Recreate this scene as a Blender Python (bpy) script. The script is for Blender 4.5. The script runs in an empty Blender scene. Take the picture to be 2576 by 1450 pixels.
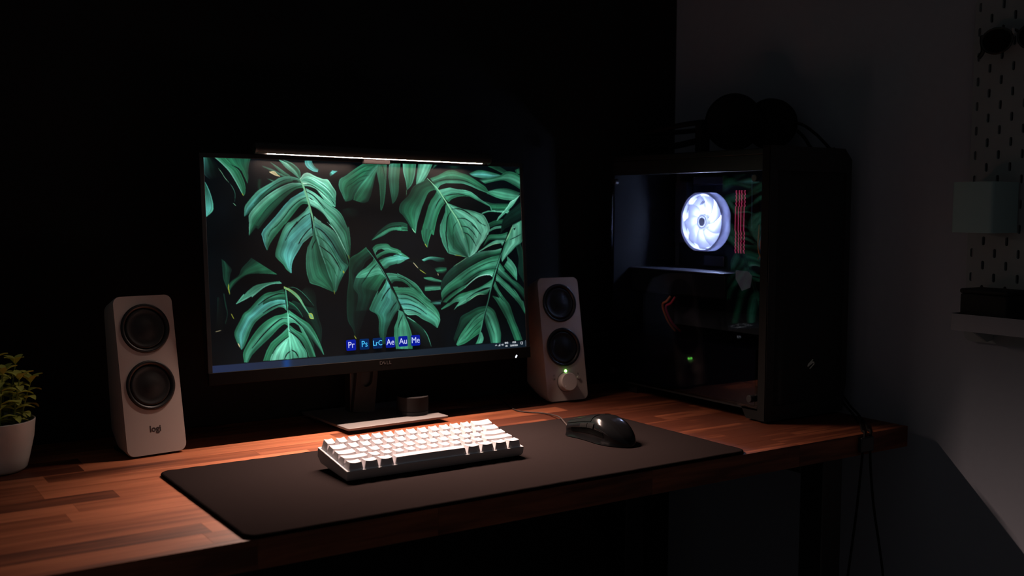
import bpy, bmesh, math, random
import numpy as np
from mathutils import Vector, Matrix
R = math.radians
random.seed(7)
scene = bpy.context.scene
C = scene.collection

# ---------------------------------------------------------------- camera, world, exposure
# units: metres, desk top at z = 0, x to the right along the desk, y towards the back wall
cam_d = bpy.data.cameras.new('camera'); cam = bpy.data.objects.new('camera', cam_d); C.objects.link(cam)
yaw, pitch, roll = .5873, .0747, .0049
fw = Vector((math.sin(yaw)*math.cos(pitch), math.cos(yaw)*math.cos(pitch), -math.sin(pitch)))
rt = Vector((math.cos(yaw), -math.sin(yaw), 0)); up = rt.cross(fw)
rt2 = math.cos(roll)*rt+math.sin(roll)*up; up2 = -math.sin(roll)*rt+math.cos(roll)*up
M = Matrix((rt2, up2, -fw)).transposed().to_4x4(); M.translation = (-.3595, -1.1399, .381)
cam.matrix_world = M
cam_d.sensor_width = 36; cam_d.lens = 2675.2/2576*36; cam_d.clip_start = .02
cam_d.dof.use_dof = True; cam_d.dof.focus_distance = 1.72; cam_d.dof.aperture_fstop = 4.5
scene.camera = cam
w = bpy.data.worlds.new('night'); scene.world = w; w.use_nodes = True
w.node_tree.nodes['Background'].inputs[0].default_value = (.95, .97, 1, 1)
w.node_tree.nodes['Background'].inputs[1].default_value = .030
scene.view_settings.view_transform = 'Standard'; scene.view_settings.look = 'None'
scene.view_settings.exposure = 0; scene.view_settings.gamma = 1; scene.view_settings.use_curve_mapping = False
LAMP_STRENGTH = 10.6; LAMP_COLOR = (1, .70, .58)

# ---------------------------------------------------------------- helpers
class MB:
    def __init__(s): s.v = []; s.f = []
    def add(s, v, f):
        n = len(s.v); s.v.extend([tuple(p) for p in v]); s.f.extend([tuple(i+n for i in q) for q in f]); return s
    def box(s, x0, x1, y0, y1, z0, z1):
        return s.add([(x0,y0,z0),(x1,y0,z0),(x1,y1,z0),(x0,y1,z0),(x0,y0,z1),(x1,y0,z1),(x1,y1,z1),(x0,y1,z1)],
                     [(3,2,1,0),(4,5,6,7),(0,1,5,4),(1,2,6,5),(2,3,7,6),(3,0,4,7)])
    def loft(s, rings, cap0=True, cap1=True, closed=True):
        n = len(rings[0]); v = [p for r in rings for p in r]; f = []
        for k in range(len(rings)-1):
            for i in range(n if closed else n-1):
                j = (i+1) % n; f.append((k*n+i, k*n+j, (k+1)*n+j, (k+1)*n+i))
        if cap0: f.append(tuple(range(n))[::-1])
        if cap1: f.append(tuple((len(rings)-1)*n+i for i in range(n)))
        return s.add(v, f)
    def lathe(s, prof, n=32, cap0=True, cap1=True):
        return s.loft([[(r*math.cos(2*math.pi*i/n), r*math.sin(2*math.pi*i/n), z) for i in range(n)] for r, z in prof], cap0, cap1)
    def tube(s, pts, r, n=8):
        pts = [Vector(p) for p in pts]; rings = []; prev = None
        for i, p in enumerate(pts):
            t = (pts[min(i+1, len(pts)-1)]-pts[max(i-1, 0)]).normalized()
            a = prev-t*prev.dot(t) if prev is not None else (Vector((0,0,1)) if abs(t.z) < .9 else Vector((1,0,0))).cross(t)
            a.normalize(); prev = a; b = t.cross(a); rr = r[i] if isinstance(r, (list, tuple)) else r
            rings.append([p+rr*(math.cos(2*math.pi*k/n)*a+math.sin(2*math.pi*k/n)*b) for k in range(n)])
        return s.loft(rings)
    def xf(s, m): s.v = [tuple(m @ Vector(p)) for p in s.v]; return s
    def mesh(s, name, sharp=35, smooth=True):
        me = bpy.data.meshes.new(name); me.from_pydata(s.v, [], s.f); me.update()
        bm = bmesh.new(); bm.from_mesh(me); bmesh.ops.recalc_face_normals(bm, faces=bm.faces); bm.to_mesh(me); bm.free()
        if smooth:
            me.shade_smooth(); me.set_sharp_from_angle(angle=R(sharp))
        return me
def smooth_path(p, n=8):
    p = [Vector(q) for q in p]; P = [2*p[0]-p[1]]+p+[2*p[-1]-p[-2]]; out = [p[0]]
    for i in range(1, len(P)-2):
        for k in range(1, n+1):
            t = k/n; a, b, c, d = P[i-1:i+3]
            out.append(.5*((2*b)+(c-a)*t+(2*a-5*b+4*c-d)*t*t+(3*b-3*c+d-a)*t**3))
    return out
def obj(name, mb, mat=None, parent=None, loc=(0,0,0), rot=(0,0,0), bevel=0, seg=2, smooth=True, sharp=35):
    me = mb if isinstance(mb, bpy.types.Mesh) else mb.mesh(name, sharp, smooth)
    if mat and not me.materials: me.materials.append(mat)
    o = bpy.data.objects.new(name, me); C.objects.link(o); o.location = loc; o.rotation_euler = rot
    if parent: o.parent = parent
    if bevel:
        b = o.modifiers.new('bevel', 'BEVEL'); b.width = bevel; b.segments = seg; b.limit_method = 'ANGLE'; b.angle_limit = R(40)
    return o
def empty(name, loc=(0,0,0), rot=(0,0,0)):
    o = bpy.data.objects.new(name, None); C.objects.link(o); o.location = loc; o.rotation_euler = rot; o.empty_display_size = .05; return o
def tag(o, label=None, cat=None, group=None, kind=None):
    for k, v in (('label', label), ('category', cat), ('group', group), ('kind', kind)):
        if v: o[k] = v
    return o
def rrect(x0, x1, y0, y1, r, n=5):
    out = []
    for cx, cy, a in ((x1-r, y0+r, -90), (x1-r, y1-r, 0), (x0+r, y1-r, 90), (x0+r, y0+r, 180)):
        for k in range(n+1): t = R(a+90*k/n); out.append((cx+r*math.cos(t), cy+r*math.sin(t)))
    return out
def plate_holes(outer, holes, depth):
    """flat plate in the xy plane with through holes, extruded by depth: a filled 2D curve turned into a mesh"""
    cu = bpy.data.curves.new('plate', 'CURVE'); cu.dimensions = '2D'; cu.fill_mode = 'BOTH'; cu.extrude = depth/2
    for poly in [outer]+holes:
        sp = cu.splines.new('POLY'); sp.points.add(len(poly)-1); sp.use_cyclic_u = True
        for q, p in zip(sp.points, poly): q.co = (p[0], p[1], 0, 1)
    return curve_mesh(cu)
def curve_mesh(cu):
    t = bpy.data.objects.new('t', cu); C.objects.link(t); dg = bpy.context.evaluated_depsgraph_get()
    me = bpy.data.meshes.new_from_object(t.evaluated_get(dg)); bpy.data.objects.remove(t); bpy.data.curves.remove(cu); return me
def text_mesh(s, size, depth=.0002, squash=1., bold=0.):
    cu = bpy.data.curves.new('txt', 'FONT'); cu.body = s; cu.size = size; cu.align_x = 'CENTER'; cu.align_y = 'CENTER'
    cu.extrude = depth/2; cu.resolution_u = 3; cu.offset = bold
    me = curve_mesh(cu)
    if squash != 1: me.transform(Matrix.Diagonal((squash, 1, 1, 1)))
    return me
def join_meshes(parts):
    bm = bmesh.new()
    for me, m in parts:
        b2 = bmesh.new(); b2.from_mesh(me); b2.transform(m); t = bpy.data.meshes.new('t'); b2.to_mesh(t); b2.free(); bm.from_mesh(t); bpy.data.meshes.remove(t)
    me = bpy.data.meshes.new('joined'); bm.to_mesh(me); bm.free(); return me

# ---------------------------------------------------------------- materials
def mat(name, col, rough=.5, metal=0., emit=None, estr=1., spec=.5, bump=None, tint=None):
    m = bpy.data.materials.new(name); m.use_nodes = True; nt = m.node_tree; b = nt.nodes['Principled BSDF']
    b.inputs['Base Color'].default_value = (*col, 1); b.inputs['Roughness'].default_value = rough; b.inputs['Metallic'].default_value = metal
    b.inputs['Specular IOR Level'].default_value = spec
    if emit: b.inputs['Emission Color'].default_value = (*emit, 1); b.inputs['Emission Strength'].default_value = estr
    if bump or tint:
        tc = nt.nodes.new('ShaderNodeTexCoord'); nz = nt.nodes.new('ShaderNodeTexNoise'); nz.inputs['Scale'].default_value = (bump or tint)[0]; nz.inputs['Detail'].default_value = 4
        nt.links.new(tc.outputs['Object'], nz.inputs['Vector'])
        if bump:
            bp = nt.nodes.new('ShaderNodeBump'); bp.inputs['Strength'].default_value = bump[1]; bp.inputs['Distance'].default_value = bump[2] if len(bump) > 2 else .001
            nt.links.new(nz.outputs['Fac'], bp.inputs['Height']); nt.links.new(bp.outputs['Normal'], b.inputs['Normal'])
        if tint:
            mx = nt.nodes.new('ShaderNodeMix'); mx.data_type = 'RGBA'; mx.inputs['A'].default_value = (*[c*(1-tint[1]) for c in col], 1); mx.inputs['B'].default_value = (*[min(1, c*(1+tint[1])) for c in col], 1)
            nt.links.new(nz.outputs['Fac'], mx.inputs['Factor']); nt.links.new(mx.outputs['Result'], b.inputs['Base Color'])
    return m
def srgb(*c): return tuple(((x/255)/12.92 if x/255 <= .04045 else ((x/255+.055)/1.055)**2.4) for x in c)
def wood_material():
    m = bpy.data.materials.new('oiled_wood'); m.use_nodes = True; nt = m.node_tree; N = nt.nodes; L = nt.links; b = N['Principled BSDF']
    tc = N.new('ShaderNodeTexCoord'); oi = N.new('ShaderNodeObjectInfo'); ad = N.new('ShaderNodeVectorMath'); ad.operation = 'ADD'
    sc = N.new('ShaderNodeVectorMath'); sc.operation = 'SCALE'; sc.inputs['Scale'].default_value = 37.
    cb = N.new('ShaderNodeCombineXYZ')
    for k in range(3): L.new(oi.outputs['Random'], cb.inputs[k])
    L.new(cb.outputs[0], sc.inputs[0]); L.new(tc.outputs['Object'], ad.inputs[0]); L.new(sc.outputs[0], ad.inputs[1])
    mp = N.new('ShaderNodeMapping'); mp.inputs['Scale'].default_value = (5, 70, 70); L.new(ad.outputs[0], mp.inputs[0])
    n1 = N.new('ShaderNodeTexNoise'); n1.inputs['Scale'].default_value = 1.; n1.inputs['Detail'].default_value = 6; n1.inputs['Distortion'].default_value = .6; L.new(mp.outputs[0], n1.inputs[0])
    mp2 = N.new('ShaderNodeMapping'); mp2.inputs['Scale'].default_value = (3, 12, 12); L.new(ad.outputs[0], mp2.inputs[0])
    n2 = N.new('ShaderNodeTexNoise'); n2.inputs['Detail'].default_value = 3; n2.inputs['Scale'].default_value = 1.5; L.new(mp2.outputs[0], n2.inputs[0])
    mp3 = N.new('ShaderNodeMapping'); mp3.inputs['Scale'].default_value = (30, 900, 900); L.new(ad.outputs[0], mp3.inputs[0])
    n3 = N.new('ShaderNodeTexNoise'); n3.inputs['Detail'].default_value = 2; L.new(mp3.outputs[0], n3.inputs[0])
    rp = N.new('ShaderNodeValToRGB'); rp.color_ramp.elements[0].position = .28; rp.color_ramp.elements[0].color = (.085, .022, .010, 1)
    rp.color_ramp.elements[1].position = .72; rp.color_ramp.elements[1].color = (.47, .155, .070, 1)
    e = rp.color_ramp.elements.new(.5); e.color = (.27, .080, .034, 1)
    mi = N.new('ShaderNodeMath'); mi.operation = 'MULTIPLY_ADD'; mi.inputs[1].default_value = .55; L.new(n1.outputs['Fac'], mi.inputs[0])
    m2 = N.new('ShaderNodeMath'); m2.operation = 'MULTIPLY_ADD'; m2.inputs[1].default_value = .45; L.new(n2.outputs['Fac'], m2.inputs[0]); L.new(m2.outputs[0], mi.inputs[2])
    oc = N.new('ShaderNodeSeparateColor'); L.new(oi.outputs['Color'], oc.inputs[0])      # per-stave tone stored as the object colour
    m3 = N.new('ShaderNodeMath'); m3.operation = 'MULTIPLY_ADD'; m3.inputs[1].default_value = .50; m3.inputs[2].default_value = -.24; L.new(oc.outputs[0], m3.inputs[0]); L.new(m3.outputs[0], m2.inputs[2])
    L.new(mi.outputs[0], rp.inputs[0])
    mx = N.new('ShaderNodeMix'); mx.data_type = 'RGBA'; mx.blend_type = 'MULTIPLY'; mx.inputs['Factor'].default_value = .5; L.new(rp.outputs[0], mx.inputs['A']); L.new(n3.outputs['Color'], mx.inputs['B'])
    L.new(mx.outputs['Result'], b.inputs['Base Color']); b.inputs['Roughness'].default_value = .5; b.inputs['Specular IOR Level'].default_value = .22
    bp = N.new('ShaderNodeBump'); bp.inputs['Strength'].default_value = .12; bp.inputs['Distance'].default_value = .0006; L.new(n3.outputs['Fac'], bp.inputs['Height']); L.new(bp.outputs[0], b.inputs['Normal'])
    return m
def glass_material(name, refl=.08, tint=(.86, .88, .92), rough=.0):
    m = bpy.data.materials.new(name); m.use_nodes = True; nt = m.node_tree; N = nt.nodes; N.remove(N['Principled BSDF'])
    t = N.new('ShaderNodeBsdfTransparent'); t.inputs[0].default_value = (*tint, 1); g = N.new('ShaderNodeBsdfGlossy'); g.inputs['Roughness'].default_value = rough
    f = N.new('ShaderNodeFresnel'); f.inputs[0].default_value = 1.5; mx = N.new('ShaderNodeMixShader')
    ge = N.new('ShaderNodeNewGeometry')
    fr = N.new('ShaderNodeMath'); fr.operation = 'MULTIPLY_ADD'; fr.inputs[1].default_value = .66; fr.inputs[2].default_value = refl-.04
    io = N.new('ShaderNodeMath'); io.operation = 'MULTIPLY_ADD'; io.inputs[1].default_value = 1/1.5-1.5; io.inputs[2].default_value = 1.5     # same reflectance from both faces of the sheet
    nt.links.new(ge.outputs['Backfacing'], io.inputs[0]); nt.links.new(io.outputs[0], f.inputs[0])
    nt.links.new(f.outputs[0], fr.inputs[0]); nt.links.new(fr.outputs[0], mx.inputs[0]); nt.links.new(t.outputs[0], mx.inputs[1]); nt.links.new(g.outputs[0], mx.inputs[2])
    nt.links.new(mx.outputs[0], N['Material Output'].inputs[0]); return m
def translucent_material(name, col, frac=.5):
    m = bpy.data.materials.new(name); m.use_nodes = True; nt = m.node_tree; N = nt.nodes; N.remove(N['Principled BSDF'])
    d = N.new('ShaderNodeBsdfDiffuse'); d.inputs[0].default_value = (*col, 1); t = N.new('ShaderNodeBsdfTranslucent'); t.inputs[0].default_value = (*col, 1); mx = N.new('ShaderNodeMixShader'); mx.inputs[0].default_value = frac
    nt.links.new(d.outputs[0], mx.inputs[1]); nt.links.new(t.outputs[0], mx.inputs[2]); nt.links.new(mx.outputs[0], N['Material Output'].inputs[0]); return m
WOOD = wood_material()
BLACK_WALL = mat('black_wall_paint', (.010, .010, .010), .9, spec=.2, bump=(60, .15, .001))
WHITE_WALL = mat('white_wall_paint', (.27, .285, .335), .9, spec=0., bump=(90, .12, .001), tint=(3, .04))
FLOOR_M = mat('pale_floor', (.42, .40, .38), .6, tint=(6, .2))
BLACK_METAL = mat('black_metal', (.012, .012, .012), .5, spec=.4, bump=(900, .1, .0002))
BLACK_PLASTIC = mat('black_plastic', (.014, .014, .015), .45, bump=(1500, .1, .0001))
CHIN = mat('monitor_chin', (.006, .0055, .005), .6, spec=.06)
BLACK_MATTE = mat('black_matte', (.010, .010, .011), .8, spec=.3)
GREY_CASE = mat('dark_grey_case_side', (.010, .0095, .0095), .7, spec=.08, bump=(1500, .1, .0001))
SILVER = mat('silver_plastic', (.19, .175, .168), .45, .25, bump=(2500, .05, .0001))
SPEAKER_M = mat('warm_white_plastic', (.42, .375, .35), .55, bump=(2000, .08, .0001))
RUBBER = mat('black_rubber', (.006, .006, .006), .42, spec=.5)
CONE = mat('speaker_cone', (.006, .0055, .0055), .45)
CLOTH = mat('desk_mat_cloth', (.0155, .0115, .0112), .95, spec=0, bump=(3500, .5, .0004), tint=(900, .35))
STITCH = mat('desk_mat_edge', (.006, .005, .005), .9, spec=0., bump=(1200, .5, .0005))
KEY_CASE = mat('white_keyboard_case', (.50, .49, .49), .5)
KEYCAP = mat('white_keycap', (.55, .53, .545), .55, spec=.15, bump=(3000, .05, .0001))
KEY_GLOW = mat('key_backlight_plate', (.8, .8, .85), .5, emit=(.75, .85, 1), estr=.8)
LEGEND = mat('grey_legend_print', (.10, .08, .09), .6)
DARK_PRINT = mat('dark_logo_print', (.03, .025, .025), .5)
POT = mat('white_ceramic', (.74, .77, .73), .35)
SOIL = mat('dark_soil', (.02, .014, .01), .95, bump=(300, .6, .002))
LEAF = mat('green_leaf', (.56, .62, .13), .5, tint=(40, .3))
STEM = mat('green_stem', (.16, .22, .04), .6)
MOUSE = mat('black_mouse_shell', (.006, .006, .0065), .15, spec=.4)
MOUSE_SIDE = mat('black_mouse_side', (.005, .005, .005), .6, spec=.06)
CABLE = mat('black_cable', (.007, .007, .007), .7, spec=.08)
BRAID = mat('braided_cable', (.028, .018, .014), .6, bump=(1500, .6, .0004))

# ---------------------------------------------------------------- wallpaper shown on the screen (drawn in the plane of the panel, 0..2000 across and up)
def paint_wallpaper(data, W=1600, H=900):
    pal = {'h':(134,196,174),'l':(100,166,143),'m':(66,128,106),'g':(38,98,72),'d':(22,62,48),'k':(11,34,29),'x':(5,12,14),
           't':(84,156,150),'w':(176,212,192),'y':(150,156,62),'C':(190,178,140),'L':(120,176,140),'H':(150,205,185)}
    pal = {k: np.array(v, float) for k, v in pal.items()}
    cv = np.zeros((H, W, 3)); yy, xx = np.mgrid[0:H, 0:W]
    cv[:] = (4, 9, 12); cv += (np.sin(xx/170.)*np.sin(yy/130.+1))[..., None]*np.array((1, 3, 4)) + (0, 1, 2)
    def parse(s): return np.array([[float(c) for c in q.split(',')] for q in s.split()])/2000.*(W, H)
    def resample(p, n):
        q = [p[0]]
        P = np.vstack([2*p[0]-p[1], p, 2*p[-1]-p[-2]])
        for i in range(1, len(P)-2):
            t = np.linspace(0, 1, 13)[1:, None]; a, b, c, d = P[i-1], P[i], P[i+1], P[i+2]
            q.extend(.5*((2*b)+(c-a)*t+(2*a-5*b+4*c-d)*t*t+(3*b-3*c+d-a)*t**3))
        q = np.array(q); L = np.r_[0, np.cumsum(np.hypot(*np.diff(q, axis=0).T))]; s = np.linspace(0, L[-1], n)
        return np.c_[np.interp(s, L, q[:, 0]), np.interp(s, L, q[:, 1])]
    def put(x, y, c):
        xi = np.rint(x).astype(int); yi = np.rint(H-1-y).astype(int); k = (xi >= 0)&(xi < W)&(yi >= 0)&(yi < H)
        cv[yi[k], xi[k]] = c[k]
    for n, line in enumerate(data.strip().split('\n')):
        head, *rest = line.split('|'); kind = head[0]
        if kind == 'R':
            c0, c1 = head[2:].split('>'); A, B = parse(rest[0]), parse(rest[1])
            nt = 700; a = resample(A, nt); b = resample(B, nt); ns = int(np.hypot(*(a-b).T).max()*1.6)+6
            s = np.linspace(0, 1, ns)[None, :]; t = np.linspace(0, 1, nt)[:, None]
            x = a[:, :1]*(1-s)+b[:, :1]*s; y = a[:, 1:]*(1-s)+b[:, 1:]*s
            def across(c):
                C = np.array([pal[q] for q in c]); return np.stack([np.interp(s[0], (0, .5, 1), C[:, j]) for j in range(3)], -1)[None]
            T = np.clip(t, 0, 1)[..., None]**.8
            col = across(c0)*(1-T)+across(c1)*T
            ph = n*1.7
            st = .5*np.sin(6.28*(s*3.2+ph)+t*2)+.3*np.sin(6.28*(s*9+.37*ph)+t*3)+.35*np.sin(6.28*(s*17+ph*.71)-t*2)+.3*np.sin(6.28*(s*31+ph)+t)
            col = col*(1+.17*st[..., None])+3
            e = np.minimum(s, 1-s)*np.hypot(*(a-b).T)[:, None]
            col = col*(1+.12*np.exp(-(e/2.2)**2)-.12*np.exp(-((e-6)/4)**2))[..., None]
            put(x.ravel(), y.ravel(), col.reshape(-1, 3))
        elif kind == 'H':
            p = parse(rest[0]); p[:, 1] = H-1-p[:, 1]
            x0, y0 = np.maximum(np.floor(p.min(0)).astype(int), 0); x1, y1 = np.ceil(p.max(0)).astype(int)+1
            X = xx[y0:y1, x0:x1]; Y = yy[y0:y1, x0:x1]; ins = np.zeros(X.shape, bool)
            for (ax, ay), (bx, by) in zip(p, np.roll(p, -1, 0)):
                with np.errstate(divide='ignore', invalid='ignore'):
                    ins ^= ((ay > Y) != (by > Y)) & (X < (bx-ax)*(Y-ay)/(by-ay)+ax)
            cv[y0:y1, x0:x1][ins] = (5, 11, 14)
        else:
            c, w = head[2:].split(); w = float(w)*.9; q = resample(parse(rest[0]), 900)
            d = np.arange(-3, 3.1, .5); dx, dy = np.meshgrid(d, d); taper = np.clip(np.linspace(0, 1, 900)*6, .35, 1)*np.clip((1-np.linspace(0, 1, 900))*4, .35, 1)
            for i in range(len(d)):
                for j in range(len(d)):
                    k = np.hypot(dx[i, j], dy[i, j]) <= w*taper
                    if k.any():
                        xi = np.clip(np.rint(q[k, 0]+dx[i, j]).astype(int), 0, W-1); yi = np.clip(np.rint(H-1-q[k, 1]-dy[i, j]).astype(int), 0, H-1)
                        cv[yi, xi] = pal[c]
    rg = np.random.RandomState(5); shade = np.zeros((H, W))
    for n, a in ((9, .20), (22, .16), (60, .07)):                 # soft folds of light over the leaves
        g = rg.rand(n*9//16+2, n+2); fx = np.linspace(0, n, W); fy = np.linspace(0, n*9/16, H); ix, iy = fx.astype(int), fy.astype(int)
        tx, ty = fx-ix, (fy-iy)[:, None]; tx = tx*tx*(3-2*tx); ty = ty*ty*(3-2*ty)
        shade += a*2*((g[iy][:, ix]*(1-tx)+g[iy][:, ix+1]*tx)*(1-ty)+(g[iy+1][:, ix]*(1-tx)+g[iy+1][:, ix+1]*tx)*ty-.5)
    cv = np.clip(cv*np.clip(.93+shade, .5, 1.4)[..., None], 0, 255)
    k = np.array([.25, .5, .25])
    for ax in (0, 1):
        cv = k[1]*cv+k[0]*np.roll(cv, 1, ax)+k[2]*np.roll(cv, -1, ax)
    cv = 255*(np.clip(cv, 0, 255)/255)**1.16*1.26
    # taskbar: translucent slate strip over the picture
    tb = int(H*.0355); strip = cv[H-tb:]
    strip[:] = strip*.18+np.array((26, 36, 46)); u = np.linspace(0, 1, W)[None, :, None]
    strip += np.clip(1-u/.35, 0, 1)*np.array((6, 6, 26)); strip += np.exp(-((u-.205)/.012)**2)*np.array((-8, 20, 60)); strip[:] = strip-np.clip((u-.5)*2, 0, 1)*np.array((12, 10, 10))
    cv = np.clip(cv, 0, 255)
    return .25*(cv[0::2, 0::2]+cv[1::2, 0::2]+cv[0::2, 1::2]+cv[1::2, 1::2])
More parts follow.
